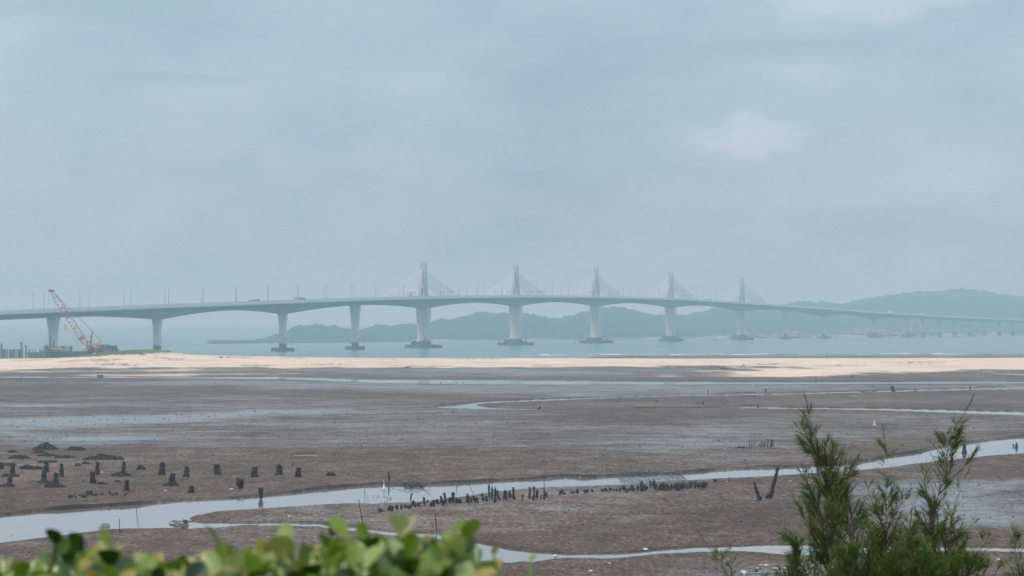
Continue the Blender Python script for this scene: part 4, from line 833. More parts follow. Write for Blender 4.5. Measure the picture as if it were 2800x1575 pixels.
for x, yw, h, lab in ((875, 944, 7, 'dark harbour buoy floating between the third and fourth piers'), (1573, 941.6, 9, 'grey harbour buoy floating left of the third tower footing'), (1955, 932.5, 8, 'dark green buoy floating left of the fifth tower footing')):
    p = W(yw, x); p.z = 0; hh = h * p.y / F; t = thing('navigation_buoy', lab, 'buoy', p, 'harbour buoys')
    part(MB().tube([p + Vector((0, 0, -.2)), p + Vector((0, 0, .35))], [hh * .32, hh * .34], 12), 'float', MBUOY, t)
    m_ = MB()
    for k in range(4): a = k * math.pi / 2 + .4; m_.tube([p + Vector((math.cos(a) * hh * .2, math.sin(a) * hh * .2, .3)), p + Vector((math.cos(a) * hh * .06, math.sin(a) * hh * .06, hh * .75))], .09, 4)
    part(m_, 'tower_frame', MBUOY, t); part(MB().box(p + Vector((0, 0, hh * .88)), (hh * .22, hh * .22, hh * .25), .4, .6), 'lantern', MBUOY, t)
p = W(960.5, 1064); solid(MB().blobm((p.x, p.y, .1), (.9, .35, .3), 2, .1), 'float_buoy', 'tiny red float on the water left of first tower footing', 'float', PRED, (p.x, p.y, 0))
# ------------------------------------------------------------------ mud flat furniture
MOYS = mat('oyster_crust', (.012, .010, .009), .9, .5, 13.0, col2=(.11, .097, .088), bump=.8, spec=.15)
MOYS2 = mat('oyster_crust_brown', (.012, .009, .006), .9, .5, 13.0, col2=(.08, .065, .045), bump=.8, spec=.15)
MSHELL = mat('shell_white', (.55, .52, .48), .7, .3, 9)
MBAM = mat('bamboo', (.26, .165, .10), .7, .35, 3.0, stretch=(1, 1, .3)); MSTK = mat('dark_stick', (.028, .021, .019), .9, .5, 3, spec=.15)
MPOLEW = mat('pale_pole', (.42, .38, .33), .7, .3, 4); MDRIFT = mat('driftwood', (.20, .16, .13), .85, .4, 2.0)
def shards(m_, c, r_, n, sz):
    for i in range(n):
        d = Vector((random.gauss(0, 1), random.gauss(0, 1), random.gauss(0, .8))).normalized()
        p = Vector(c) + Vector((d.x * r_[0], d.y * r_[1], d.z * r_[2])); s = sz * random.uniform(.6, 1.5)
        u = d.cross(Vector((random.random(), random.random(), random.random()))).normalized() * s * .5; v = d.cross(u).normalized() * s * .5
        m_.add([p - u * .8 - d * s * .3, p + u * .8 - d * s * .3, p + v * .7 + d * s * .45, p - v * .7 + d * s * .2], [(0, 1, 2), (0, 3, 1), (0, 2, 3), (1, 3, 2)])
def crusted(m_, a, b, r0, r1, dens=1.0, lump=.35):
    """a stone or stake from a to b thickly grown over with oysters"""
    a, b = Vector(a), Vector(b); L = (b - a).length; n = max(4, int(L / .09)); sd_ = random.random() * 50; rings = []
    d = (b - a).normalized(); u = d.cross(Vector((0, 1, 0))).normalized(); v = d.cross(u)
    for i in range(n + 1):
        t_ = i / n; c = a.lerp(b, t_) + u * r0 * .5 * mnoise.noise(Vector((sd_, t_ * L * 2.5, 7))); rr = r0 + (r1 - r0) * t_; ring = []
        for k in range(9):
            an = 2 * math.pi * k / 9; q = 1 + (lump * 2.4 + .35) * mnoise.noise(Vector((math.cos(an) * 1.3 + sd_, math.sin(an) * 1.3, t_ * L * 6))) + random.uniform(-.2, .2)
            if t_ == 1: q *= .45
            elif i >= n - 2: q *= .8
            ring.append(c + (u * math.cos(an) + v * math.sin(an)) * rr * q)
        rings.append(ring)
    m_.loft(rings)
    for i in range(int(L / .05 * 6 * dens)):
        t_ = random.random(); c = a.lerp(b, t_); rr = (r0 + (r1 - r0) * t_); an = random.random() * 6.28
        p = c + (u * math.cos(an) + v * math.sin(an)) * rr * random.uniform(.85, 1.2); shards(m_, p, (.02, .02, .02), 1, .08 + rr * .55)
def ht(px, Y): return px * Y / F
# tall encrusted posts: x, base row, top row, width, lean(px)
OYP = [(1,1283,1263,12,0),(34.5,1296.5,1267,10,1),(22,1325,1304,11,7),(126,1290,1262,10,2),(119,1319,1286,12,2),(168,1302,1269,9,1),(152,1326,1293,11,2),(265,1297,1263,9,3),(254,1322,1291,12,-2),
       (337,1290,1262,8,2),(346,1343,1313,11,1),(441.5,1298,1264,13,3),(467,1325,1295,14,6),(508.7,1304,1276,12,3),(594,1297.5,1270,15,-1),(695,1304,1276,14,2),(763,1297.5,1271,15,1),(815,1303,1279,13,1),(522,1346,1328.5,12,2)]
LO = ['short oyster-crusted post cut by the left frame edge', 'slim oyster-crusted post behind the leftmost low mound', 'oyster-crusted post leaning right out of a mound near the left edge', 'tall oyster-crusted post directly behind another at left, the rear one',
      'thick tall oyster-crusted post overlapped by one behind, the front one', 'straight oyster-crusted post between two overlapping pairs', 'oyster-crusted post rising from a broad mound, right of the front tall one', 'rear post of the close pair of crusted posts left of the big bamboo pole',
      'front post of the close pair of crusted posts left of the big bamboo pole', 'slim crusted post on a wide dark mound beside the bamboo pole', 'brownish knobbly post nearest the bamboo pole with a bent tip', 'tapering crusted post right of the bamboo pole, rear one',
      'leaning crusted post right of the bamboo pole, front one with skirt of shells', 'small leaning crusted post, second right of the bamboo pole in the rear row', 'stout crusted post in the rear row, in the middle of the mud', 'broad-based crusted post right of the top-heavy one, rear row',
      'rounded crusted post left of the thin leaning stick', 'last crusted post at the right end of the rear row', 'small low crusted stump near the channel bank, right of the bamboo pole']
for (x, yb, yt, w_, ln), lab in zip(OYP, LO):
    g_ = G(x, yb); k = g_.y / F; b = g_ + Vector((0, 0, -.15)); top = g_ + Vector((ln * k, 0, (yb - yt) * k)); r_ = w_ * k / 2; m_ = MB()
    crusted(m_, b, top, r_ * 1.05, r_ * .72, 1.3)
    for j in range(8): a = random.random() * 6.3; shards(m_, g_ + Vector((math.cos(a) * r_ * 1.6, math.sin(a) * r_ * 2, .03)), (.05, .05, .02), 2, .12)
    solid(m_, 'oyster_post', lab, 'oyster post', MOYS2 if x in (346, 522) else MOYS, g_, 'oyster-crusted posts on the left mud')
# top-heavy lumps on thin feet
for x, yb, yt, w_, lab in ((657, 1335, 1310, 17, 'top-heavy round oyster lump on a narrow foot in the middle left'), (713.5, 1357, 1334, 10, 'knobbly oyster lump standing in the edge of the channel')):
    g_ = G(x, yb); k = g_.y / F; m_ = MB(); hh = (yb - yt) * k
    crusted(m_, g_ + Vector((0, 0, -.2)), g_ + Vector((0, 0, hh * .45)), w_ * k * .22, w_ * k * .35); crusted(m_, g_ + Vector((0, 0, hh * .35)), g_ + Vector((0, 0, hh)), w_ * k * .42, w_ * k * .45, 1.6)
    solid(m_, 'oyster_post', lab, 'oyster post', MOYS2, g_, 'oyster-crusted posts on the left mud')
# mounds
MOU = [(124,1233,68,18,'largest dark shell mound at left, highest of all'),(207,1234.5,56,12,'long dark shell mound right of the largest mound'),(35,1239.5,26,8,'small dark mound left of the largest mound'),(109,1241.5,41,8,'low dark mound just in front of the largest mound'),
       (52,1257,58,13,'flat grey shell mound near the left edge'),(178,1253,56,8,'thin low shell bank in front of the long mound'),(130,1248,60,6,'faint grey shell spread before the largest mound'),(283,1260,112,16,'widest grey-brown shell bank left of centre'),(386,1286,24,12,'small pointed shell heap beside the top of the bamboo pole'),
       (24,1276,42,11,'grey shell heap by the left edge behind the posts'),(88,1286,66,14,'grey shell heap left of the paired posts'),(130,1265,52,5,'flat strip of shells with pale wood behind the paired posts'),(234,1270,20,6,'tiny shell heap between the mounds and posts'),(213,1276,16,7,'tiny grey shell heap before the tiny heap'),
       (29,1304.5,48,9,'dark shell ring at the foot of the slim left post'),(126,1322,46,6,'shell litter at the foot of the front paired post'),(19,1334,44,13,'dark mound at the left edge with the leaning post'),(149.5,1336,58,14,'broad dark mound under the post at left'),(331,1303.5,54,13,'wide smooth dark mound carrying the slim post'),
       (278,1325,30,4,'shell litter right of the close pair of posts'),(467,1329,44,6,'pale-edged shell skirt before the leaning post'),(905,1302,26,9,'brown clod on the mud above the channel'),(322,1319,13,4,'flat dark stone on the mud near the knobbly post')]
for i, (x, yb, w_, h_, lab) in enumerate(MOU):
    g_ = G(x, yb - h_ * .22); k = g_.y / F; W_, H_ = w_ * k, h_ * k * .68; D_ = W_ * .55; m_ = MB(); random.seed(100 + i)
    nu_, nv_ = 26, 12; g0 = []
    for a in range(nv_ + 1):
        row = []
        for b in range(nu_ + 1):
            u, v = b / nu_ * 2 - 1, a / nv_ * 2 - 1; rr = math.sqrt(u * u + v * v); x_, y_ = g_.x + u * W_ / 2, g_.y + v * D_ / 2
            hgt = max(0, 1 - rr ** 2.2) ** .8 * H_ * (1 + .9 * mnoise.noise(Vector((x_ * .9 + i, y_ * .9, 0)))) + .07 * mnoise.noise(Vector((x_ * 7, y_ * 7, i))) - .03
            row.append((x_, y_, g_.z + hgt))
        g0.append(row)
    m_.loft(g0, cap=False)
    m_.f = [f for f in m_.f if max(q % (nu_ + 1) for q in f) - min(q % (nu_ + 1) for q in f) < 3]
    for j in range(int(90 + W_ * D_ * 60)):
        a = random.random() * 6.3; rr = random.random() ** .6 * 1.05; u, v = math.cos(a) * rr, math.sin(a) * rr
        x_, y_ = g_.x + u * W_ / 2, g_.y + v * D_ / 2
        hgt = max(0, 1 - rr ** 2.2) ** .8 * H_ * (1 + .9 * mnoise.noise(Vector((x_ * .9 + i, y_ * .9, 0))))
        shards(m_, (x_, y_, g_.z + hgt + .01), (.02, .02, .02), 1, random.uniform(.10, .27))
    solid(m_, 'shell_mound', lab, 'shell mound', MOYS, g_, 'shell mounds on the left mud')
# small stumps in a line near the left channel
random.seed(21)
for i, (x, yb, yt, w_) in enumerate([(191,1362,1354,8),(199,1359,1355,6),(205.5,1362,1356,5),(219.5,1357,1354,6),(228,1361,1353,11),(239,1352,1342,6),(248.5,1351,1341.5,6),(240,1356,1353,4),(249,1355,1352,5),(259,1356,1350,8),(278.5,1354,1347.5,4),(299,1352,1344,6),(308.5,1356,1351.5,6),(304,1353,1350,3),(315,1350,1347,3),(319,1353,1348,5),(343,1352,1348,5)]):
    g_ = G(x, yb); k = g_.y / F; m_ = MB(); crusted(m_, g_ + Vector((0, 0, -.08)), g_ + Vector((random.uniform(-1, 2) * k, 0, (yb - yt) * k)), w_ * k * .45, w_ * k * .4, 1.2, .5)
    if i in (2, 11): m_.tube([g_, g_ + Vector((-.02, 0, (yb - yt + 8) * k))], .02, 4)
    solid(m_, 'oyster_stump', f'tiny dark stump, {ORD[i]} from the left in the low row before the front posts', 'stump', MOYS, g_, 'low row of tiny stumps')
# poles and sticks: x0,y0 (foot), x1,y1 (tip), width px, material, label
POL = [(372.3,1375,381.4,1293.6,2.6,MBAM,'tall thin bamboo pole leaning right at the left channel bank'),(328,1459.5,326.7,1422,1.9,MSTK,'dark thin stake with knotted top in the near channel at left'),(230.5,1319,226,1312,2,MSTK,'short dark leaning stick behind the low row of stumps'),
       (798,1275.5,802,1264,3,MSTK,'short dark stick leaning right behind the last crusted post'),(1064.5,1316,1062.4,1290.5,5,MSTK,'thick dark wooden post right behind the egret'),(1143,1314,1182,1273,2.8,MBAM,'steeply leaning bamboo pole right of the egret'),
       (1247,1309,1249,1270,2.4,MBAM,'upright bamboo pole on the bank, left of a leaning one'),(1281.5,1312,1297.4,1270,2.4,MBAM,'bamboo pole leaning right on the bank, rightmost of three'),(996.6,1350.6,996.6,1312,1.2,MDRIFT,'thin upright cane left of the egret'),(997.6,1337,1016,1290,1.1,MDRIFT,'thin cane leaning right beside the upright cane'),
       (1062,1345,1055.5,1298,1.1,MSTK,'very thin dark twig between egret and thick post'),(992,1434,980.5,1366,2.6,MSTK,'dark pole leaning left before the hedge'),(1194,1452,1190,1403,2.8,MSTK,'brown and black upright pole in front of the stump row'),(1045,1433,1041,1410,1.5,MPOLEW,'short pale peeling stick near the dark leaning pole'),
       (1258,1312,1250,1299,2,MBAM,'short broken bamboo stub at the foot of the upright pole'),(1488,1368,1488,1317,2.4,MSTK,'tall straight bare stake among the crusted stakes'),(1654,1289,1653,1272.6,1.5,MPOLEW,'pale upright cane left of the net heap'),(1768.7,1293.6,1768.7,1270,1.3,MPOLEW,'pale upright cane behind the net heap'),
       (1838,1292,1844,1261,1.1,MPOLEW,'pale thin cane leaning right at the right end of the net'),(1936,1080.6,1936,1067,2,MSTK,'small far stake left of the reed tips by the thin stream'),(2094,1073,2093,1066,3,MSTK,'far dark stump with forked top by the thin stream'),(2263,1080,2263,1073,2,MSTK,'small far post right of the reed tip by the thin stream'),
       (2375,1077,2376,1073,2.5,MSTK,'far short stump, the lowest one by the thin stream'),(2444,1071,2440,1062,6,MSTK,'far stout dark stump with a knob by the thin stream'),(2504,1070,2503,1065,3,MSTK,'far short dark post right of the knobbed stump'),(1697,1095,1697,1083.5,1.6,MSTK,'thin upright far stake by the loop of the stream'),
       (1475,1118,1478,1110.5,4,MSTK,'dark leaning stump inside the stream loop'),(1684,1096,1684,1092,3.5,MSTK,'low dark stub on the mud spit inside the loop'),(1793,1099,1794,1094.5,3.2,MSTK,'low dark stub on the spit, right of the other stub'),(1923,1105,1923,1097,2.6,MSTK,'crooked stub left of the small puddle'),(1977,1104,1977,1101,3,MSTK,'tiny stub beside the small puddle'),
       (2072,1114,2072,1102,2.4,MSTK,'upright dark stake at the edge of the bending stream'),(2230.6,1045,2230.6,1026.5,1.6,MSTK,'thin tall stake in the far wet strip'),(2260.5,980.5,2260.5,965,1.6,MSTK,'thin dark pole standing on the sandbank against the sea'),(1205,1050,1205,1046,2,MSTK,'tiny far stake in the wet band, leftmost of three'),
       (1247,1045.5,1247,1042.5,2,MSTK,'tiny far stake in the wet band, middle of three'),(1266,1050.5,1266,1044,2,MSTK,'tiny far stake in the wet band, rightmost of three'),(2653,1062,2652,1055,3,MSTK,'far dark stump at the end of the stone row'),(1821,1049,1819,1045,1.6,MSTK,'tiny leaning twig in the far wet band'),(1655,1237,1656,1219,.9,MSTK,'hair-thin cane standing alone on the middle mud')]
for x0, y0, x1, y1, w_, m2, lab in POL:
    g_ = G(x0, y0); k = g_.y / F; tp = g_ + Vector(((x1 - x0) * k, random.uniform(-.1, .1), (y0 - y1) * k)); md = g_.lerp(tp, .55) + Vector((random.uniform(-.4, .4) * k * 2, 0, 0)); r_ = max(.012, w_ * k / 2)
    m_ = MB().tube([g_ + (g_ - tp).normalized() * .3, md, tp], [r_, r_ * .92, r_ * .75], 7)
    if m2 is MBAM:
        for t_ in np.linspace(.1, .92, 7): c = g_.lerp(tp, t_); m_.tube([c - (tp - g_).normalized() * .012, c + (tp - g_).normalized() * .012], r_ * 1.25, 7)
    if x0 in (328, 2444, 2094, 1936): m_.blobm(tuple(tp), (r_ * 1.7, r_ * 1.7, r_ * 2.2), 3, .3)
    if x0 > 1400 and m2 is MSTK and w_ > 2: crusted(m_, g_ + Vector((0, 0, -.05)), g_.lerp(tp, .6), r_ * 1.3, r_, .6)
    solid(m_, 'wooden_post' if w_ > 4 else 'pole', lab, 'pole', m2, g_)
# rows of crusted stakes along the near bank of the channel
ST = [(1040,1401,1389.5,12,0),(1064,1397,1384,9,0),(1071,1399,1382.7,10,2),(1085,1393,1380,8,0),(1097,1393,1381,8,1),(1110,1389,1380,10,0),(1119,1392,1382,9,2),(1122,1368,1346,3,5),(1127,1382,1368,8,4),(1134,1386,1374,8,3),(1144,1385.6,1375,9,2),(1160.6,1382.6,1359,7,-2),(1168,1375,1367,6,1),
      (1178,1384,1372,9,1),(1184,1384.6,1366,10,2),(1195,1378,1364,9,0),(1207,1376,1355,6,-1),(1212,1383.6,1367,11,2),(1221,1374,1346,6,-7),(1229,1376,1360,9,3),(1239,1378,1346,8,0),(1247,1376,1362,9,2),(1256,1376,1364,10,2),(1279,1376,1349,8,-1),(1289,1374,1360,5,-3),(1300,1375,1354,8,-6),(1308,1376,1360,6,-6),(1320,1372,1347,5,-1),(1329.5,1372,1354.5,9,0),
      (1338,1370,1323.5,5,-1),(1345,1370,1329,5,1),(1354.7,1376,1331,6,-1),(1361,1366,1339,5,-1),(1368,1371,1355,5,-6),(1377,1372,1339,5,3),(1383,1372,1341,6,0),(1390,1369,1340,5,4),(1398,1364,1349,5,-4),(1403,1368,1333,6,1),(1408,1368,1352,5,-3),(1429,1367,1351,4,0),(1447.7,1367,1331,6,1),(1456,1369,1352,6,4),(1460.5,1367,1328.5,4,0),(1467.5,1366,1338,6,2),(1479,1366,1354,4,1),
      (1495,1360,1347,9,-4),(1531,1354,1342,9,2),(1537,1350,1338,9,0),(1543,1353,1346,8,1),(1562,1349.5,1344,7,1),(1568,1349,1342.5,8,2),(1578,1348,1338,9,1),(1598,1348,1338,8,2),(1605,1347,1336.7,7,2),(1620,1346,1336.7,5,-1),(1646,1344,1337,6,0),(1653,1343,1334,6,2),(1660,1343,1335,5,-2),(1669,1342,1334,6,-1),(1678,1342.5,1337,4,0),(1686,1342,1336,4,1),(1696,1345,1333,5,-1),(1703,1342,1328,7,2),(1708,1342,1330,5,0),(1714,1347,1334,5,0),(1719,1344,1334,7,3),(1727,1342.5,1326,6,2),(1731,1342,1334,6,2),(1743,1340,1327,7,1),(1751,1342,1329,6,2),(1756,1344.8,1314.5,8,-2),(1762,1342,1326,9,2),(1767,1340,1330,6,3),(1779.7,1336,1314.5,5,-1),(1790,1340,1310,7,-3)]
random.seed(31)
for i in range(26): x = 1796 + i * 5.3 + random.uniform(-1, 1); ST.append((x, 1343 - (x - 1796) * .06 + random.uniform(-3, 2), 1322 - (x - 1796) * .05 + random.uniform(-3, 6), random.uniform(5, 9), random.uniform(-3, 4)))
ST += [(1952,1316.5,1309,5,-1),(1957,1317,1312,6,1)]
for i, (x, yb, yt, w_, ln) in enumerate(ST):
    g_ = G(x, yb); k = g_.y / F; tp = g_ + Vector((ln * k, random.uniform(-.15, .15), (yb - yt) * k)); m_ = MB(); r_ = w_ * k / 2 * .85
    m_.tube([g_ + Vector((0, 0, -.2)), tp], [.02 + r_ * .25, .02 + r_ * .2], 5)
    t0_ = random.uniform(.02, .3) if yb - yt > 16 else random.uniform(0, .25)
    crusted(m_, g_.lerp(tp, t0_), g_.lerp(tp, random.uniform(.85, 1.0)), r_ * random.uniform(.6, 1), r_ * random.uniform(.6, .95), 1.0, .55)
    sz = 'tall narrow' if yb - yt > 28 else ('mid-height' if yb - yt > 15 else 'stubby')
    seg_ = ('cluster left of the upright pole' if x < 1192 else 'group left of bare stake') if x < 1489 else ('stretch right of bare stake' if x < 1640 else ('row below the net heap' if x < 1793 else 'dense tangle at the right end'))
    cut = [j for j, q_ in enumerate(ST) if ((q_[0] < 1192) == (x < 1192)) and ((q_[0] < 1489) == (x < 1489)) and ((q_[0] < 1640) == (x < 1640)) and ((q_[0] < 1793) == (x < 1793))]
    od = sorted(cut, key=lambda j: ST[j][0]).index(i)
    solid(m_, 'oyster_stake', f'{sz} crusted stake, {ORD[od]} from left in {seg_}', 'stake', MOYS, g_, 'rows of oyster stakes beside the channel')
# the V of two long crusted poles
for x0, y0, x1, y1, w_, lab in ((2078.4, 1367, 2062.6, 1320, 7, 'shorter oyster-crusted pole leaning left, left arm of the V'), (2105, 1361, 2127.5, 1277.7, 8.5, 'long oyster-crusted pole leaning right, right arm of the V')):
    g_ = G(x0, y0); k = g_.y / F; tp = g_ + Vector(((x1 - x0) * k, 0, (y0 - y1) * k)); m_ = MB(); crusted(m_, g_ - Vector((0, 0, .15)), tp, w_ * k * .55, w_ * k * .28, 1.3)
    m_.tube([tp, tp + (tp - g_).normalized() * 8 * k], .015, 4); crusted(m_, g_ - Vector((.1, 0, .15)), g_ + Vector((0, 0, 9 * k)), w_ * k, w_ * k * .5)
    solid(m_, 'oyster_pole', lab, 'pole', MOYS, g_)
# comb of leaning sticks on the far side
CO = [(2049.4,1225.6,2049,1202.4,2.4),(2052,1224,2056.3,1208,2.4),(2057.5,1222.5,2064.5,1205.7,1.8),(2069,1222,2073,1216,2),(2074,1223,2077,1213,1.6),(2077,1222,2083,1209,2.2),(2080,1223,2086,1207.5,2.0),(2083,1223,2089,1209,2),(2086.5,1222,2093,1206,2.3),(2090,1221,2094,1206,2),(2096,1223,2099.5,1200,2.2),(2099,1222,2101.5,1201,2),(2102,1225,2108,1218,2.2),(2107,1222,2109,1201.5,3.4),(2109.5,1220,2112,1202,3),(2111.5,1222,2116.5,1201.5,2.2)]
for i, (x0, y0, x1, y1, w_) in enumerate(CO):
    g_ = G(x0, y0); k = g_.y / F; tp = g_ + Vector(((x1 - x0) * k, 0, (y0 - y1) * k)); solid(MB().tube([g_ - Vector((0, 0, .2)), tp], [w_ * k / 2, w_ * k / 2.6], 6), 'wooden_stick', f'dark leaning stick, {ORD[i]} from the left in the comb-like row on middle mud', 'stick', MSTK, g_, 'comb-like row of dark sticks')
for i, (x, yb, yt, w_) in enumerate([(2012.5,1225.5,1222,2),(2021.5,1225,1219,5),(2030.5,1225,1222,5),(2035,1224,1221.5,3)]):
    g_ = G(x, yb); k = g_.y / F; m_ = MB(); crusted(m_, g_, g_ + Vector((1.2 * k, 0, (yb - yt) * k)), w_ * k / 2, w_ * k / 2.6); solid(m_, 'oyster_stump', f'tiny stub left of the comb of sticks, {ORD[i]} from the left', 'stump', MOYS, g_, 'stubs left of the comb of sticks')
# clods, stones and lumps on the mud
for x, yb, yt, w_, lab, m2 in ((2267, 1221, 1215.5, 14, 'reddish-brown clod with a knob, seen through the saplings', MDRIFT), (2466.5, 1219.5, 1215.5, 10, 'rounded dark stone right of the saplings on middle mud', MOYS), (2771, 1218, 1213.5, 6, 'small dark lump in the channel at right, left one', MOYS), (272, 1029.5, 1024.5, 20, 'dark wreck of driftwood on the far wet sand at left', MSTK),
                               (1923, 1011, 1008.8, 7, 'tiny dark stone near the sand tongue', MSTK), (1532, 1033, 1030.5, 8, 'small dark heap on the far wet mud', MSTK), (584, 1246.5, 1243.5, 7, 'tiny dark clod on the mud above the rear row', MSTK), (485, 1248, 1246.5, 6, 'tiny brown clod left of the other tiny clod', MDRIFT), (2028.6, 1425.5, 1422.5, 12, 'small dark blue plastic piece lying on the near mud', mat('blue_plastic', (.01, .02, .09), .4, .1))):
    g_ = G(x, yb); k = g_.y / F; m_ = MB(); W_ = w_ * k / 2; random.seed(int(x))
    for j in range(5): m_.blobm((g_.x + random.uniform(-.6, .6) * W_, g_.y + random.uniform(-.5, .5) * W_, g_.z + (yb - yt) * k * random.uniform(.1, .5)), (W_ * .5, W_ * .5, (yb - yt) * k * .5), j + int(x), .3)
    solid(m_, 'clod', lab, 'clod', m2, g_)
for x, yb, yt, w_, lab in ((2636.6, 1236.5, 1214.5, 9, 'crusted stone post standing in the channel at right'), (2779, 1221, 1211, 5, 'small crusted post in the channel near the right edge')):
    g_ = G(x, yb); k = g_.y / F; m_ = MB(); crusted(m_, g_ - Vector((0, 0, .4)), g_ + Vector((.5 * k, 0, (yb - yt) * k)), w_ * k * .5, w_ * k * .33, 1.3); crusted(m_, g_ - Vector((0, 0, .4)), g_ + Vector((0, 0, 4 * k)), w_ * k * .75, w_ * k * .5); solid(m_, 'oyster_post', lab, 'oyster post', MOYS, g_)
# low far rows of stones
random.seed(8)
for i, (xa, xb, yy, n_, lab) in enumerate(((2666, 2752, 1058, 26, 'long low line of dark stones at far right'), (1976, 2068, 1076, 22, 'low line of dark stones above the thin stream'), (2030, 2072, 1085, 12, 'short low line of dark stones below the thin stream'), (2285, 2330, 1079, 9, 'short broken line of stones beside the thin stream'), (2015, 2068, 1110, 14, 'low line of clods above the bending stream'), (1900, 1925, 1103, 7, 'few clods left of the crooked stub'), (2355, 2400, 1070, 10, 'broken stone line left of the knobbed stump'), (1735, 1965, 1114.5, 60, 'ragged dark mud edge at the head of the bending stream'), (1183, 1250, 1109, 24, 'ragged dark mud edge at the tip of the stream loop'))):
    m_ = MB(); c0 = G((xa + xb) / 2, yy)
    for j in range(n_):
        x = xa + (xb - xa) * j / n_ + random.uniform(-1, 1); yv = yy - (x - xa) / (xb - xa) * (3.5 if i in (1, 8) else 1.2) + random.uniform(-.7, .7); g_ = G(x, yv); k = g_.y / F; m_.blobm((g_.x, g_.y, g_.z + .03), (random.uniform(1.2, 3) * k, random.uniform(.3, .9), random.uniform(.7, 1.6) * k), j, .35, 7, 5)
    solid(m_, 'stone_row', lab, 'stones', MSTK, c0)
g_ = G(1979, 1011); k = g_.y / F; m_ = MB()
for j in range(4): m_.tube([g_ + Vector((-9 * k + j * 6 * k, 0, -.1)), g_ + Vector((-9 * k + j * 6 * k, 0, 4.4 * k))], .12, 5)
m_.tube([g_ + Vector((-9.5 * k, 0, 4.2 * k)), g_ + Vector((9.5 * k, 0, 4.4 * k))], .12, 5); solid(m_, 'wooden_trestle', 'low dark wooden trestle on mud left of the sand tongue', 'trestle', MSTK, g_)
g_ = G(2331, 1033); k = g_.y / F; m_ = MB()
for a in (-8, -5, -2, 3, 6): m_.tube([g_, g_ + Vector((a * k, 0, (14 - abs(a)) * k))], [.07, .04], 4)
solid(m_, 'twig_bundle', 'small fan of bare twigs standing below the sandbank', 'twigs', MSTK, g_)
# short stakes in the surf at right
random.seed(12)
for i in range(40):
    x = 1400 + 35 * i + random.uniform(-14, 14); yv = np.interp(x, [1400, 1900, 2800], [974, 970.5, 966.5]) + random.uniform(-1.8, .5); p = W(yv, x); hh = random.choice([2, 2.5, 3, 5, 7]) * p.y / F; ln = random.uniform(-.4, .4) * hh
    solid(MB().tube([p - Vector((0, 0, 1)), p + Vector((ln, 0, hh))], [.12, .08], 5), 'shore_stake', f'tiny dark stake in the surf line, {ORD[i]} from the left along the outer shore', 'stake', MSTK, p, 'stakes along the outer shore')
# cone, basket, drum, litter
g_ = G(2391.3, 1163); k = g_.y / F; t = thing('traffic_cone', 'faded orange and white traffic cone alone on the mud', 'traffic cone', g_); r_ = 3.9 * k; H_ = 15 * k
MCON = mat('faded_orange', (.78, .38, .24), .6, .1, 4); MCW = mat('cone_white', (.78, .70, .62), .6, .08, 4)
part(MB().box(g_ + Vector((0, 0, .03)), (r_ * 2.1, r_ * 2.1, .08)), 'base', MCON, t); part(MB().tube([g_ + Vector((0, 0, .06)), g_ + Vector((0, 0, H_ * .35))], [r_ * .85, r_ * .65], 14), 'lower_band', MCW, t)
part(MB().tube([g_ + Vector((0, 0, H_ * .35)), g_ + Vector((0, 0, H_ * .66))], [r_ * .65, r_ * .46], 14), 'body', MCON, t); part(MB().tube([g_ + Vector((0, 0, H_ * .66)), g_ + Vector((0, 0, H_))], [r_ * .46, r_ * .22], 14), 'tip', MCW, t)
g_ = G(288, 1437); k = g_.y / F; rb, rt_, H_ = 12 * k, 10 * k, 10.5 * k; m_ = MB(); c = g_ + Vector((0, 0, -.12))
for j in range(28):
    a = 2 * math.pi * j / 28; m_.tube([c + Vector((math.cos(a) * rb * .92, math.sin(a) * rb * .92, -.1)), c + Vector((math.cos(a) * rb * 1.04, math.sin(a) * rb * 1.04, H_ * .35)), c + Vector((math.cos(a) * rt_, math.sin(a) * rt_, H_))], .008, 4)
for zz, r_ in ((.12, 1.0), (.35, 1.04), (.6, .97), (.8, .9), (1.0, .84)): m_.tube([c + Vector((math.cos(a) * rb * r_, math.sin(a) * rb * r_, H_ * zz)) for a in np.linspace(0, 2 * math.pi, 25)], .014, 4)
solid(m_, 'fish_trap', 'grey wire fish basket half sunk in the near channel', 'basket', mat('grey_net', (.30, .31, .28), .7, .2, 5), g_)
def drum(x, y_, w_, h_, m2, lab, nm='plastic_drum'):
    g_ = G(x, y_); k = g_.y / F; r_ = h_ * k / 2; L_ = w_ * k / 2; m_ = MB(); c = g_ + Vector((0, 0, r_ * .9))
    m_.tube([c + Vector((-L_, 0, 0)), c + Vector((-L_ * .9, 0, 0)), c + Vector((-L_ * .3, 0, 0)), c + Vector((-L_ * .26, 0, 0)), c + Vector((L_ * .26, 0, 0)), c + Vector((L_ * .3, 0, 0)), c + Vector((L_ * .9, 0, 0)), c + Vector((L_, 0, 0))], [r_ * .8, r_, r_, r_ * 1.06, r_ * 1.06, r_, r_, r_ * .8], 14); solid(m_, nm, lab, 'drum', m2, g_)
drum(604, 979.5, 10, 5, mat('drum_blue', (.01, .22, .50), .4, .1), 'bright blue plastic drum lying on the sandbank')
MFOAM = mat('foam_white', (.64, .63, .60), .7, .15, 3)
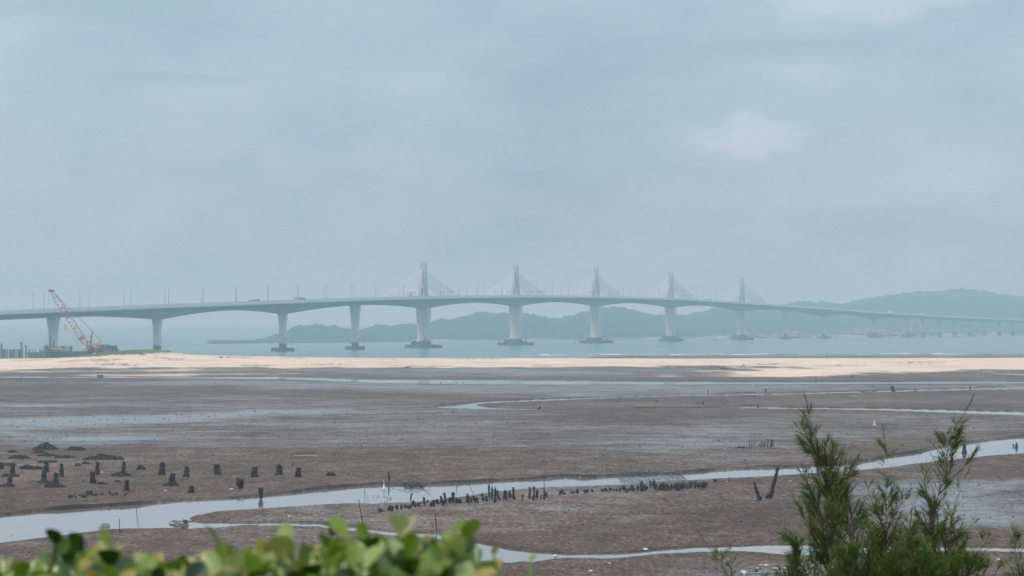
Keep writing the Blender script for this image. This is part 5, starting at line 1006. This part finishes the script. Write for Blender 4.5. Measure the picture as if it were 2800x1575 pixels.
for i, (x, y_, w_, h_, lab) in enumerate(((484, 970.5, 11, 5, 'white foam float at the right foot of the grassy dune'), (467, 969, 6, 2.5, 'small white scrap left of the white foam float'), (293, 970, 5, 4, 'round white float half in the dune grass'), (213, 971.5, 8, 4, 'white foam block where the barge meets the sand'), (225, 970.5, 6, 3, 'smaller white block beside the foam block'), (239, 971, 4, 2.5, 'tiny white block at the left tip of dune grass'),
    (395, 968, 8, 3, 'white sack on the sand below dune grass, middle one'), (430, 967, 9, 3, 'white sack below dune grass, right one'), (52, 992, 6, 2.5, 'small pale stone alone on the sand at the left'), (265, 993, 5, 3.5, 'white round stone on the sand below the dune'), (537, 971.5, 8, 2, 'flat white scrap on the sand crest right of the dune'), (659, 973, 9, 2.4, 'pale grey plastic sheet on the sand crest right of the blue drum'),
    (679, 979, 3, 2, 'tiny white float on the sand, left of two'), (698, 979.2, 3, 2, 'tiny white float on the sand, right of two'), (840, 984, 3, 2, 'tiny white dot of foam on the middle sand'), (111, 977.5, 4, 3, 'dark green bottle at the barge bow'), (1962, 985, 4, 1.6, 'tiny white float on the right sandbank'), (1570, 1046.3, 4, 2.8, 'tiny white float in the far wet band'), (2058, 1054, 6, 2.5, 'white scrap below the far wet band'), (842, 1335 - 92, 3, 2, 'tiny pale chip on a flat board of driftwood'),
    (8, 1386.8, 8, 2.5, 'white shell piece near the left edge above the channel'), (279, 1291.5, 8, 3, 'white scrap beside the close pair of posts'), (452, 1342, 10, 4, 'white bent scrap in front of the leaning post'), (631, 1338, 18, 2.5, 'thin white crescent scrap left of the top-heavy lump'), (707, 1343.5, 6, 2, 'tiny white bird-like scrap beside the lump in the channel'), (790, 1412, 16, 4, 'white torn bag on the near mud spit'), (702, 1427, 10, 4, 'pale bag at the edge of the small near stream'),
    (1518, 1522, 18, 8, 'cream and orange shell-like bag beside the near stream'), (1667, 1541, 9, 6, 'small white paper cup on the near mud'), (1616, 1563, 13, 7, 'crumpled white bag near the bottom edge'), (1764, 1505, 20, 10, 'crumpled pale plastic sheet in the near stream'), (2032, 1570, 24, 14, 'large white bag by the litter at the bottom'), (2165, 1571, 28, 12, 'crumpled pale sack by the litter left of the saplings'), (2730, 1532, 14, 7, 'white and blue packet on the mud at the lower right'), (1987, 1317.5, 6, 2.5, 'white shell by the near bank of the channel'),
    (2161, 1316, 12, 2, 'pale flat stick right of the V of poles, lower one'), (2204, 1299.5, 10, 2, 'pale flat scrap behind the left sapling'), (33, 1466, 6, 4, 'tan stone in the water at the lower left edge'), (1441, 1547, 12, 3, 'red and white wrapper near the yellow leaf tips'))):
    g_ = G(x, y_); k = g_.y / F * (.75 if y_ > 1200 else 1); m_ = MB(); random.seed(300 + i)
    for j in range(4 if w_ > 6 else 2): m_.blobm((g_.x + random.uniform(-.25, .25) * w_ * k, g_.y + random.uniform(-.3, .3) * w_ * k, g_.z + h_ * k * .35), (w_ * k * random.uniform(.28, .42), w_ * k * .4, h_ * k * .5), j + i * 5, .35, 8, 6)
    solid(m_, 'litter_piece', lab, 'litter', {15: MBUOY, 38: PRED, 37: MDRIFT}.get(i, MFOAM), g_)
g_ = G(2684, 1013.5); solid(MB().blobm((g_.x, g_.y, g_.z + .25), (.55, .5, .45), 4, .15), 'float_buoy', 'red float lying at the end of the wet gully on the sand', 'float', PRED, g_)
# driftwood
for i, (x0, y0, x1, y1, w_, lab) in enumerate(((812, 1243, 866, 1240.5, 2.4, 'long dark driftwood log flat on the mud'), (806, 1246, 872, 1247.5, 1.6, 'thin pale board in front of the long log'), (541, 1291.5, 560, 1292.5, 1.6, 'short dark stick flat on the mud left of the stout post'), (133, 973, 142, 975, 2.5, 'broken branch on the sand at the barge bow'), (1104, 1006.5, 1125, 1003.5, 2, 'dark log half buried at the sand edge'), (2028, 1002, 2036, 997, 2, 'slanting dark driftwood on the right sandbank'), (700, 974.5, 712, 973.6, 1.5, 'dark board on the crest right of the pale sheet'),
    (2040, 1569, 2240, 1562, 3.2, 'very long pale bamboo lying across the litter at the bottom'), (2075, 1546, 2102, 1549, 2.4, 'short pale branch above the long bamboo'), (1680, 1509, 1740, 1507, 2.4, 'floating branch tangle in the near stream'), (1990, 1492, 2000, 1493, 4, 'dark chunk of wood on the near stream bank'), (1400, 1541, 1440, 1536, 2.2, 'dark branch beside the yellow leaf tips'))):
    a, b = G(x0, y0), G(x1, y1); k = a.y / F; r_ = w_ * k / 2; md = a.lerp(b, .5) + Vector((0, 0, r_)); m_ = MB().tube([a + Vector((0, 0, r_ * .6)), md, b + Vector((0, 0, r_ * 1.5))], [r_, r_ * 1.1, r_ * .6], 7)
    m_.tube([a.lerp(b, .6) + Vector((0, 0, r_)), a.lerp(b, .7) + Vector((0, .3, r_ * 5))], [r_ * .5, r_ * .2], 5); solid(m_, 'driftwood', lab, 'driftwood', MPOLEW if 'pale' in lab else MSTK, a)
# raft of debris near the hedge
g_ = G(495, 1443); k = g_.y / F; m_ = MB(); random.seed(77)
for j in range(26): a = random.uniform(-18, 18) * k; m_.tube([g_ + Vector((a, random.uniform(-.5, .5), random.uniform(.02, .16))), g_ + Vector((a + random.uniform(-12, 12) * k, random.uniform(-.6, .6), random.uniform(.02, .3)))], [.03, .015], 4)
m_.tube([g_ + Vector((-18 * k, 0, .25)), g_ + Vector((-15 * k, 0, .08)), g_ + Vector((14 * k, 0, .06)), g_ + Vector((18 * k, 0, .3))], .05, 6)
solid(m_, 'debris_pile', 'boat-shaped pile of sticks at the mouth of the small near stream', 'debris', MDRIFT, g_)
g_ = G(506, 1430); k = g_.y / F; solid(MB().blobm((g_.x, g_.y, g_.z + .1), (.16, .2, .13), 3, .3).blobm((g_.x + .12, g_.y, g_.z + .05), (.1, .2, .08), 5, .3), 'boot', 'black lump like a boot above the debris pile', 'litter', MBLK, g_)
random.seed(5); LC = [mat('litter_' + n_, c_, .6, .2, 6) for n_, c_ in (('teal', (.02, .18, .2)), ('tan', (.4, .3, .2)), ('white', (.65, .63, .6)), ('blue', (.03, .12, .35)), ('brown', (.09, .05, .035)), ('orange', (.5, .18, .04)), ('black', (.02, .02, .02)), ('pale', (.5, .47, .42)))]
LN = ['teal', 'tan', 'white', 'blue', 'brown', 'orange', 'black', 'pale']
for i in range(44):
    x, y_ = random.uniform(2060, 2240), random.uniform(1545, 1578); g_ = G(x, y_); m_ = MB(); q = i % 8
    m_.blobm((g_.x, g_.y, g_.z + .03), (random.uniform(.04, .14), random.uniform(.1, .3), random.uniform(.02, .07)), i, .4, 7, 5)
    solid(m_, 'litter_piece', f'{LN[q]} scrap in the litter patch beside the saplings, {ORD[i//8]} {LN[q]} one', 'litter', LC[q], g_, 'litter patch beside the saplings')
# floats on a line before the egret
for i, (x, y_) in enumerate([(1022,1353.5),(1033,1354),(1040.5,1354.3),(1049,1355.5),(1057,1356.5),(1067.5,1358.5),(1069.5,1361),(1065.5,1364),(1058,1367),(1051,1369),(1043.5,1371.5)]):
    g_ = G(x, y_); solid(MB().blobm((g_.x, g_.y, g_.z - .05), (.06 if i % 2 else .045, .08, .04), i, .25, 8, 6), 'net_float', f'small brown float on the curved line in the channel, {ORD[i]} along from the left', 'float', LC[1] if i in (2, 3) else MDRIFT, g_, 'floats on the curved line')
# nets
def net(x0, x1, y0, y1, lab, m2, hgt, seed, dense=1.0):
    random.seed(seed); a, b = G(x0, (y0 + y1) / 2), G(x1, (y0 + y1) / 2); yb0, yb1 = G((x0 + x1) / 2, y1).y, G((x0 + x1) / 2, y0).y; m_ = MB(); nx_, ny_ = 70, 9; gp = []
    for j in range(ny_ + 1):
        row = []
        for i in range(nx_ + 1):
            u, v = i / nx_, j / ny_; X_ = a.x + (b.x - a.x) * u + .1 * mnoise.noise(Vector((u * 20, v * 9, seed))); Y_ = yb0 + (yb1 - yb0) * v; zz = float(zb(X_, Y_)) - .06
            e = math.sin(math.pi * u) ** .5 * math.sin(math.pi * v) ** .7; row.append(Vector((X_, Y_, zz + e * hgt * (.5 + 1.2 * abs(mnoise.noise(Vector((X_ * 1.3, Y_ * .6, seed))))))))
        gp.append(row)
    for j in range(ny_ + 1): m_.tube(gp[j], .008, 3, False)
    for i in range(nx_ + 1): m_.tube([gp[j][i] for j in range(ny_ + 1)], .008, 3, False)
    for q in range(7):
        i = int(nx_ * (q + .5) / 7); m_.tube([gp[j][i] + Vector((0, 0, .03)) for j in range(2, ny_ - 1)], .025, 4)
    c = (a + b) / 2; solid(m_, 'fishing_net', lab, 'fishing net', m2, c)
net(1688, 1872, 1290, 1316, 'dark green fishing net cage heaped along the channel bank', mat('net_green', (.03, .065, .055), .8, .3, 3), .35, 3)
net(1112, 1162, 1308, 1332, 'grey-green net heap with branches on the bank right of the egret', mat('net_grey', (.08, .085, .075), .8, .3, 3), .09, 5)
g_ = G(1100, 1331); m_ = MB(); random.seed(9)
for j in range(16):
    a = g_ + Vector((random.uniform(-.9, 1.9), random.uniform(-1, 1.5), -.05)); L_ = random.uniform(.5, 1.3); s_ = random.choice((-1, 1)); m_.tube([a, a + Vector((s_ * L_ * .4, .1, random.uniform(.08, .35))), a + Vector((s_ * L_, .2, random.uniform(0, .15)))], [.02, .015, .006], 4)
solid(m_, 'fallen_branch', 'tangle of bare branches in the water beside the egret', 'branch', MSTK, g_)

# ---- egret
g_ = G(1050, 1345); H = 37 * g_.y / F; eg = thing('egret', 'white egret standing in the shallow channel, neck stretched up', 'egret', g_ + Vector((0, 0, -.1)))
MEG = mat('white_feathers', (.86, .86, .85), .75, .04, 8); MLEG = mat('egret_leg', (.02, .02, .02), .6, .1); MBILL = mat('egret_bill', (.35, .26, .08), .5, .1)
def E_(x, y_, z): return Vector((x * H, y_ * H, z * H))
vs = [E_(.0, .03, .44), E_(.012, .0, .36), E_(.04, .06, .28), E_(.055, .12, .21), E_(.005, -.03, .50), E_(-.012, -.05, .575), E_(.0, -.035, .66), E_(.0, -.03, .75), E_(-.012, -.035, .84), E_(-.022, -.05, .93), E_(-.045, -.075, .968), E_(-.062, -.11, .955)]
rd = [.082, .085, .055, .015, .07, .04, .026, .021, .019, .021, .026, .012]; ed = [(0, 1), (1, 2), (2, 3), (0, 4), (4, 5), (5, 6), (6, 7), (7, 8), (8, 9), (9, 10), (10, 11)]
me = bpy.data.meshes.new('body'); me.from_pydata(vs, ed, []); me.update(); bo = bpy.data.objects.new('body', me); COL.objects.link(bo); bo.parent = eg
sk = bo.modifiers.new('skin', 'SKIN'); me.materials.append(MEG); sb = bo.modifiers.new('sub', 'SUBSURF'); sb.levels = 2; sb.render_levels = 2
for i, v in enumerate(me.skin_vertices[0].data): v.radius = (rd[i] * H, rd[i] * H); v.use_root = (i == 0)
def epart(mb, nm, m2):
    o = mb.build(nm, m2, None, True); o.parent = eg; return o
for sg, fx in ((-1, -.01), (1, .02)):
    epart(MB().tube([E_(sg * .03 + .01, .02, .30), E_(sg * .035 + .01, .0, .16), E_(sg * .04 + fx, .02, .0), E_(sg * .04 + fx, .02, -.08)], [.014 * H, .009 * H, .008 * H, .008 * H], 6), 'leg', MLEG)
epart(MB().tube([E_(-.055, -.10, .96), E_(-.10, -.20, .925)], [.012 * H, .003 * H], 6), 'bill', MBILL)

# ---- crumbs of mud and worm casts, nobody could count them
nC = 15000; Yc = 150 + RNG.random(nC) ** 1.3 * 330; Xc = (RNG.random(nC) * 2 - 1) * (.19 * Yc + 3)
okc = np.ones(nC, bool)
for k in ('main', 'branch', 'loop', 'bend'): okc &= sdist(Xc, Yc, CHW[k]) < -.5
cl = vnoise(Xc / 3, Yc / 6, 90); okc &= RNG.random(nC) < .25 + cl
Xc, Yc = Xc[okc], Yc[okc]; Zc = zb(Xc, Yc); sw = (.028 + .07 * RNG.random(len(Xc)) ** 3) * (Yc / 230) ** .5; hgtc = sw * (.35 + .9 * RNG.random(len(Xc)))
from math import pi
an = RNG.random((len(Xc), 5)) * .9 + np.arange(5) * 2 * pi / 5; vx = Xc[:, None] + np.cos(an) * sw[:, None] * 1.3; vy = Yc[:, None] + np.sin(an) * sw[:, None] * 1.4
relz = fbm(Xc / 9, Yc / 16, 3, 5) * .16 + fbm(Xc / 1.3, Yc / 2.2, 5, 3) * .05 * np.clip((520 - Yc) / 300, 0, 1)
base_ = np.stack([vx, vy, np.repeat((Zc + relz - .015)[:, None], 5, 1)], -1); tp_ = np.stack([Xc, Yc, Zc + relz + hgtc], -1)[:, None]
co = np.concatenate([base_, tp_], 1).reshape(-1, 3); n0 = np.arange(len(Xc)) * 6; tr = np.concatenate([np.stack([n0 + i, n0 + (i + 1) % 5, n0 + 5], -1) for i in range(5)], 0)
me = bpy.data.meshes.new('mud_crumbs'); me.vertices.add(len(co)); me.vertices.foreach_set('co', co.astype(np.float32).ravel()); me.loops.add(tr.size); me.loops.foreach_set('vertex_index', tr.astype(np.int32).ravel()); me.polygons.add(len(tr)); me.polygons.foreach_set('loop_start', np.arange(0, tr.size, 3, dtype=np.int32)); me.update(calc_edges=True)
me.materials.append(mat('mud_crumb', (.036, .024, .018), .9, .4, 2, spec=.2)); o = bpy.data.objects.new('mud_crumbs', me); COL.objects.link(o); o['kind'] = 'stuff'
# dune grass
random.seed(15); m_ = MB()
for i in range(15000):
    x = random.triangular(225, 482, 350); X_ = (x - CX) / F * 1300; Y_ = random.uniform(1222, 1312); e = np.interp(x, [228, 262, 330, 425, 455, 478], [.05, .5, 1, 1, .7, .1])
    if mnoise.noise(Vector((X_ / 3.5, Y_ / 7, 2))) + (Y_ - 1268) / 60 < .25 - e * .75: continue
    z_ = float(zb(X_, Y_)); h_ = random.uniform(.5, 1.2) * (.5 + .5 * e); a = random.random() * 6.3; l_ = random.uniform(.1, .5) * h_; w2 = .06
    m_.add([(X_ - w2, Y_, z_ - .1), (X_ + w2, Y_, z_ - .1), (X_ + math.cos(a) * l_, Y_ + math.sin(a) * l_, z_ + h_)], [(0, 1, 2)])
o = m_.build('dune_grass', mat('dune_grass', (.10, .12, .055), .8, .4, .6, col2=(.22, .21, .11)), None); o['kind'] = 'stuff'

# ------------------------------------------------------------------ foreground: casuarina saplings
def leafmat(name, stops, rough, trans=.35, sp=.5, attr='tint'):
    m = bpy.data.materials.new(name); m.use_nodes = True; t = m.node_tree; b = t.nodes['Principled BSDF']; a = t.nodes.new('ShaderNodeAttribute'); a.attribute_name = attr
    r_ = ramp(t, stops, a.outputs['Fac']); t.links.new(r_.outputs[0], b.inputs['Base Color']); b.inputs['Roughness'].default_value = rough; b.inputs['Specular IOR Level'].default_value = sp
    tl = t.nodes.new('ShaderNodeBsdfTranslucent'); t.links.new(r_.outputs[0], tl.inputs[0]); mx = t.nodes.new('ShaderNodeMixShader'); mx.inputs[0].default_value = trans
    t.links.new(b.outputs[0], mx.inputs[1]); t.links.new(tl.outputs[0], mx.inputs[2]); t.links.new(mx.outputs[0], t.nodes['Material Output'].inputs[0]); return m
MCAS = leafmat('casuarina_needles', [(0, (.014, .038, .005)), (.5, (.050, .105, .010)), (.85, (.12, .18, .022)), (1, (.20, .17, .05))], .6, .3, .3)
MTRK = mat('casuarina_bark', (.085, .045, .03), .85, .35, 20)
def strips(name, V, Tn, m, parent):
    V = np.array(V, np.float32); q = np.arange(len(V)).reshape(-1, 4); me = bpy.data.meshes.new(name); me.vertices.add(len(V)); me.vertices.foreach_set('co', V.ravel()); me.loops.add(q.size)
    me.loops.foreach_set('vertex_index', q.astype(np.int32).ravel()); me.polygons.add(len(q)); me.polygons.foreach_set('loop_start', np.arange(0, q.size, 4, dtype=np.int32)); me.update(calc_edges=True)
    at = me.attributes.new('tint', 'FLOAT', 'POINT'); at.data.foreach_set('value', np.repeat(np.array(Tn, np.float32), 4)); me.materials.append(m); o = bpy.data.objects.new(name, me); COL.objects.link(o)
    o.parent = parent; o.location = -WL[parent.name]; WL[o.name] = Vector((0, 0, 0)); return o
def rv(): return Vector((random.gauss(0, 1), random.gauss(0, 1), random.gauss(0, 1)))
def sapling(stems, Y, label, seed, env, dens=1.0, zground=14.2, side=1.0):
    """stems: lists of photo points from foot to tip; env: branch reach in metres at the foot"""
    random.seed(seed); p0 = P(*stems[0][0], Y); gz = float(zb(p0.x, Y)); t = thing('casuarina_sapling', label, 'sapling', (p0.x, Y, gz), 'casuarina saplings'); V, Tn = [], []; tm = MB(); br = MB()
    def needle(a, d, L, tint):
        w2 = random.uniform(.0012, .0018) * (Y / 20); side_ = d.cross(rv()).normalized() * w2; m1 = a + d * L * .55; e = a + d * L + Vector((0, 0, -L * random.uniform(0, .12)))
        V.extend([a - side_ * .7, a + side_ * .7, m1 + side_, m1 - side_]); Tn.append(tint); V.extend([m1 - side_, m1 + side_, e + side_ * .25, e - side_ * .25]); Tn.append(min(1, tint + .12))
    for st in stems:
        pts = [P(x, y_, Y) for x, y_ in st]
        if st is stems[0]: pts = [Vector((p0.x + .02, Y, gz - .1))] + pts
        else: pts = [pts[0] + Vector((0, 0, -.25))] + pts
        # smooth polyline
        sm_ = []
        for i in range(len(pts) - 1):
            a, b = pts[i], pts[i + 1]; n_ = max(2, int((b - a).length / .05))
            for j in range(n_): sm_.append(a.lerp(b, j / n_))
        sm_.append(pts[-1]); vis = [q for q in sm_ if q.z > 17.2]; L = len(vis)
        dd = random.uniform(-.12, .12)
        for i, q in enumerate(sm_): q.y += dd * i / len(sm_)
        r0 = .0075 if L > 12 else .005
        tm.tube(sm_, [max(.0012, r0 * (1 - .92 * (i / len(sm_)) ** 1.1)) if i > len(sm_) - L else r0 * 1.2 for i in range(len(sm_))], 6)
        Lm = sum((vis[i + 1] - vis[i]).length for i in range(L - 1)); n_br = int(Lm / .0095 * dens)
        for bi in range(n_br):
            tt = (bi + random.random()) / n_br; tt = min(tt, .995); i = int(tt * (L - 1)); a = vis[i].lerp(vis[min(i + 1, L - 1)], tt * (L - 1) - i); ax_ = (vis[min(i + 1, L - 1)] - vis[max(i - 1, 0)]).normalized()
            reach = env * 2.1 * (1 - tt) ** 1.6 * random.uniform(.4, 1.1) + .02
            pd = ax_.cross(rv()).normalized(); d = (ax_ * random.uniform(.7, 1.15) + pd * random.uniform(.6, 1.1)).normalized(); cur = a.copy(); nst = max(2, int(reach / .022)); bp = [cur.copy()]
            if tt > .88:
                for k in range(3): needle(a, (ax_ + rv() * .2).normalized(), random.uniform(.02, .05), random.uniform(.5, .95))
                continue
            for k in range(nst):
                d = (d + Vector((0, 0, .05)) + rv() * .05).normalized(); cur = cur + d * .022; bp.append(cur.copy()); u_ = k / nst
                # tufts come in clumps along the branchlet
                nn = int(19 * max(0, mnoise.noise(cur * 8) + .18)) + 1
                for m2 in range(int(nn * (1.15 if u_ > .25 else .5))):
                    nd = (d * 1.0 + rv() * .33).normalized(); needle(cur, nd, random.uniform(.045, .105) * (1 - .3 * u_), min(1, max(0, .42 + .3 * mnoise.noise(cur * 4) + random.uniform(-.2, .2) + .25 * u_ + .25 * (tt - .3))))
            if nst > 3: br.tube(bp[::2] if len(bp) > 4 else bp, [.0022 * (1 - j / len(bp)) + .0006 for j in range(len(bp[::2] if len(bp) > 4 else bp))], 4, False)
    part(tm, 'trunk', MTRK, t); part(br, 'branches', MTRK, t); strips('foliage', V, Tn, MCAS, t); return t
sapling([[(2268, 1578), (2269, 1450), (2271, 1330), (2262, 1265)], [(2250, 1420), (2215, 1330), (2196, 1300), (2185, 1285)]], 20.0, 'leftmost large casuarina sapling, dense and dark, with a straight trunk', 1, .22, 1.15)
sapling([[(2345, 1578), (2326, 1440), (2290, 1335), (2262, 1270), (2245, 1230), (2232, 1190), (2220, 1150), (2212, 1110), (2204, 1080)], [(2262, 1272), (2238, 1240), (2215, 1210), (2190, 1180), (2178, 1160)], [(2262, 1274), (2275, 1255), (2283, 1235), (2286, 1222)], [(2290, 1335), (2306, 1300), (2311, 1275), (2309, 1260)]], 20.6, 'tallest casuarina sapling, tip arching left above the channel', 2, .20, 1.0)
sapling([[(2424, 1578), (2422, 1480), (2420, 1400), (2421, 1330), (2423, 1255), (2416, 1205), (2409, 1163)], [(2422, 1460), (2395, 1400), (2375, 1350), (2365, 1320)], [(2422, 1450), (2450, 1400), (2468, 1360), (2450, 1330)]], 19.4, 'slim upright casuarina sapling in the middle with sparse airy needles', 3, .15, .7)
sapling([[(2515, 1578), (2530, 1500), (2550, 1410), (2563, 1350), (2572, 1300), (2588, 1230), (2604, 1185), (2625, 1145), (2658, 1083)], [(2552, 1400), (2535, 1345), (2528, 1300), (2524, 1278)], [(2588, 1225), (2580, 1205), (2576, 1190)]], 20.2, 'casuarina sapling leaning right with a long bare curved tip', 4, .16, .8)
sapling([[(2572, 1578), (2590, 1480), (2605, 1410), (2625, 1350), (2640, 1310), (2651, 1285)], [(2590, 1490), (2610, 1470), (2650, 1440), (2672, 1420)]], 19.8, 'bushy casuarina sapling at the right side of the clump', 5, .19, 1.0)
sapling([[(2480, 1590), (2485, 1520), (2492, 1450), (2496, 1400)], [(2440, 1600), (2445, 1540), (2450, 1490)], [(2530, 1600), (2525, 1550), (2520, 1480)], [(2290, 1600), (2300, 1550), (2300, 1500)], [(2350, 1600), (2352, 1540), (2345, 1500)], [(2375, 1590), (2378, 1520), (2380, 1470), (2372, 1430)], [(2310, 1600), (2316, 1530), (2330, 1480)]], 19.0, 'low dark casuarina undergrowth at the foot of the clump', 6, .2, 1.9)
sapling([[(2640, 1590), (2660, 1530), (2690, 1480), (2701, 1460)], [(2560, 1600), (2590, 1540), (2620, 1500)]], 19.6, 'low casuarina shoots spreading at the lower right of the clump', 8, .2, 1.5)
sapling([[(2140, 1610), (2180, 1560), (2190, 1500), (2160, 1470), (2125, 1455)], [(2230, 1610), (2200, 1560), (2175, 1520), (2168, 1490)]], 19.3, 'low casuarina sprays reaching left from the clump', 9, .11, 1.2)
sapling([[(2005, 1585), (1985, 1560), (1950, 1515), (1928, 1480), (1912, 1455)], [(1985, 1570), (1972, 1530), (1973, 1515)], [(2010, 1590), (2000, 1560), (1993, 1545)]], 20.0, 'single thin casuarina spray leaning left, apart from the clump', 7, .045, .5)
sapling([[(2797, 1600), (2787, 1550), (2777, 1500), (2771, 1436)], [(2797, 1600), (2760, 1550), (2750, 1535)], [(2800, 1590), (2797, 1520)]], 20.0, 'small casuarina sapling at the right frame edge', 10, .10, .7)

# ------------------------------------------------------------------ foreground: broad-leaved hedge
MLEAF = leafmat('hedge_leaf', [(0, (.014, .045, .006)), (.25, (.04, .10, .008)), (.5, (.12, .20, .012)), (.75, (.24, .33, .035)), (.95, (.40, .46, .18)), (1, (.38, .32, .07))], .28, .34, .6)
MSTEM = mat('green_stem', (.14, .20, .05), .6, .25, 30)
def hedge_leaf(V, Fc, Tn, base, d, up, L, Wd, tint, cup):
    d = d.normalized(); s_ = d.cross(up).normalized(); n_ = s_.cross(d).normalized(); o_ = len(V); ns = 7
    for i in range(ns + 1):
        t_ = i / ns; w2 = Wd / 2 * (math.sin(math.pi * min(1, t_ ** 1.35 * .97 + .03)) ** .62 if i not in (0, ns) else .06); c = base + d * (L * t_) - n_ * (L * cup * t_ * t_ * .5)
        V.extend([c - s_ * w2 + n_ * w2 * .28, c - s_ * w2 * .5 + n_ * w2 * .07, c, c + s_ * w2 * .5 + n_ * w2 * .07, c + s_ * w2 + n_ * w2 * .28])
        if i:
            for j in range(4): a = o_ + (i - 1) * 5 + j; Fc.append((a, a + 1, a + 6, a + 5))
    Tn.extend([tint] * ((ns + 1) * 5))
def hedgeplant(x0, x1, label, seed, prof_, n_sh, Y0=3.45, Y1=4.9):
    random.seed(seed); c = P((x0 + x1) / 2, 1600, (Y0 + Y1) / 2); t = thing('hedge_shrub', label, 'hedge', (c.x, c.y, 17.3), 'broad-leaved hedge shrubs'); V, Fc, Tn = [], [], []; sm_ = MB()
    def shoot(x, Yv, ytop, nl=7, k=1.0, tb=None):
        tip = P(x, ytop, Yv); ax_ = (Vector((random.gauss(0, .22), random.gauss(0, .22), 1))).normalized(); tb_ = random.betavariate(1.6, 1.8) if tb is None else tb; Ls = .13
        sm_.tube([tip - ax_ * Ls - Vector((0, 0, .35)), tip - ax_ * Ls, tip], [.004, .003, .0018], 5); a0_ = random.random() * 6.3
        for i in range(nl):
            f_ = i / nl; an_ = a0_ + i * 2.4; out = Vector((math.cos(an_), math.sin(an_), 0)); elev = .25 + 1.1 * (1 - f_) * random.uniform(.6, 1.2) if i < 3 else random.uniform(-.1, .8)
            d = (out + ax_ * elev * 1.2).normalized(); L = random.uniform(.032, .054) * k * (.75 if i < 2 else 1); b = tip - ax_ * Ls * f_ * .75
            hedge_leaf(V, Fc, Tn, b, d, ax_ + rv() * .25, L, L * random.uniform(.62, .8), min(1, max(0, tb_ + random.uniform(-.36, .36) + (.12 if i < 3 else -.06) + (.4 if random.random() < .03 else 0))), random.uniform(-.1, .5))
    for i in range(n_sh):
        x = random.uniform(x0, x1); Yv = random.uniform(Y0, Y1); top = np.interp(x, *prof_); lay_ = random.random() ** .8
        shoot(x, Yv, top + 50 + lay_ * 110 + (0 if Yv > (Y0 + Y1) / 2 else random.uniform(0, 30)), random.choice((6, 7, 8)))
    for i in range(n_sh // 2): x = random.uniform(x0, x1); shoot(x, random.uniform(Y0, Y1), random.uniform(1620, 1900), 7)
    return t, shoot, V, Fc, Tn, sm_
def finish(pack):
    t, shoot, V, Fc, Tn, sm_ = pack; me = bpy.data.meshes.new('foliage'); me.from_pydata([tuple(v) for v in V], [], Fc); me.update(); me.shade_smooth()
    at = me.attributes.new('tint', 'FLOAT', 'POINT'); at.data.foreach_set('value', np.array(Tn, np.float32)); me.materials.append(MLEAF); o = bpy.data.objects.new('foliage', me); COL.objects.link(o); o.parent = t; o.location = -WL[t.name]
    g2 = sm_; b = Vector(WL[t.name])
    for i in range(5): g2.tube([b + Vector((random.uniform(-.1, .1), random.uniform(-.3, .3), -.1)), b + Vector((random.uniform(-.15, .15), random.uniform(-.4, .4), 1.3))], [.012, .006], 6)
    part(g2, 'stem', MSTEM, t)
HP = ([-500, 0, 90, 130, 150, 175, 210, 300, 330, 380, 440, 540, 620, 690, 760, 800, 860, 900, 960, 1010, 1060, 1100, 1140, 1210, 1250, 1290, 1330, 1370], [1525, 1518, 1508, 1482, 1472, 1500, 1482, 1480, 1505, 1492, 1497, 1500, 1483, 1492, 1478, 1480, 1480, 1452, 1462, 1468, 1458, 1445, 1462, 1468, 1474, 1480, 1520, 1570])
h1 = hedgeplant(-700, 420, 'leaf-tipped hedge shrub at the left bottom corner, blurred', 41, HP, 320)
for x, yt in ((150, 1490), (225, 1508), (300, 1502)): h1[1](x, 4.2, yt, 6)
finish(h1)
h2 = hedgeplant(420, 860, 'low middle hedge shrub with rounded leaves, blurred', 42, HP, 210)
for x, yt, tb in ((600, 1506, .4), (700, 1514, .7), (790, 1500, .5)): h2[1](x, 4.1, yt, 6, 1.2, tb)
finish(h2)
h3 = hedgeplant(850, 1345, 'tallest right hedge shrub whose leaves rise over the near stream', 43, HP, 230)
for x, yt, tb, k in ((905, 1468, .3, 1.0), (950, 1474, .85, 1.0), (1010, 1480, .3, 1.0), (1095, 1458, .8, 1.3), (1240, 1474, .65, 1.1), (1275, 1484, .4, 1.1), (1180, 1505, .5, 1.1)): h3[1](x, 3.9, yt, 6, k, tb)
finish(h3)
for x, yt, lab, sd_ in ((1350, 1520, 'small yellow-green leaf sprig just right of the hedge', 44), (1450, 1540, 'lone yellow leaf tip right of the small sprig', 45)):
    h4 = hedgeplant(x - 4, x + 4, lab, sd_, ([0, 3000], [yt + 60, yt + 60]), 0); h4[1](x, 4.3, yt, 4, .75, .93); finish(h4)
# ------------------------------------------------------------------ haze over the bay
hz = MB().box((150, 5600, 36.5), (5200, 11400, 81)).build('haze', None or bpy.data.materials.new('sea_haze'), None)
hz['kind'] = 'stuff'; hm = hz.data.materials[0]; hm.use_nodes = True; t = hm.node_tree; t.nodes.clear()
ov = t.nodes.new('ShaderNodeOutputMaterial'); pv = t.nodes.new('ShaderNodeVolumePrincipled'); t.links.new(pv.outputs[0], ov.inputs['Volume'])
pv.inputs['Color'].default_value = (0.58, 0.92, 1.0, 1); pv.inputs['Absorption Color'].default_value = (1, 1, 1, 1)
pv.inputs['Density'].default_value = 0.00034; pv.inputs['Anisotropy'].default_value = 0.45
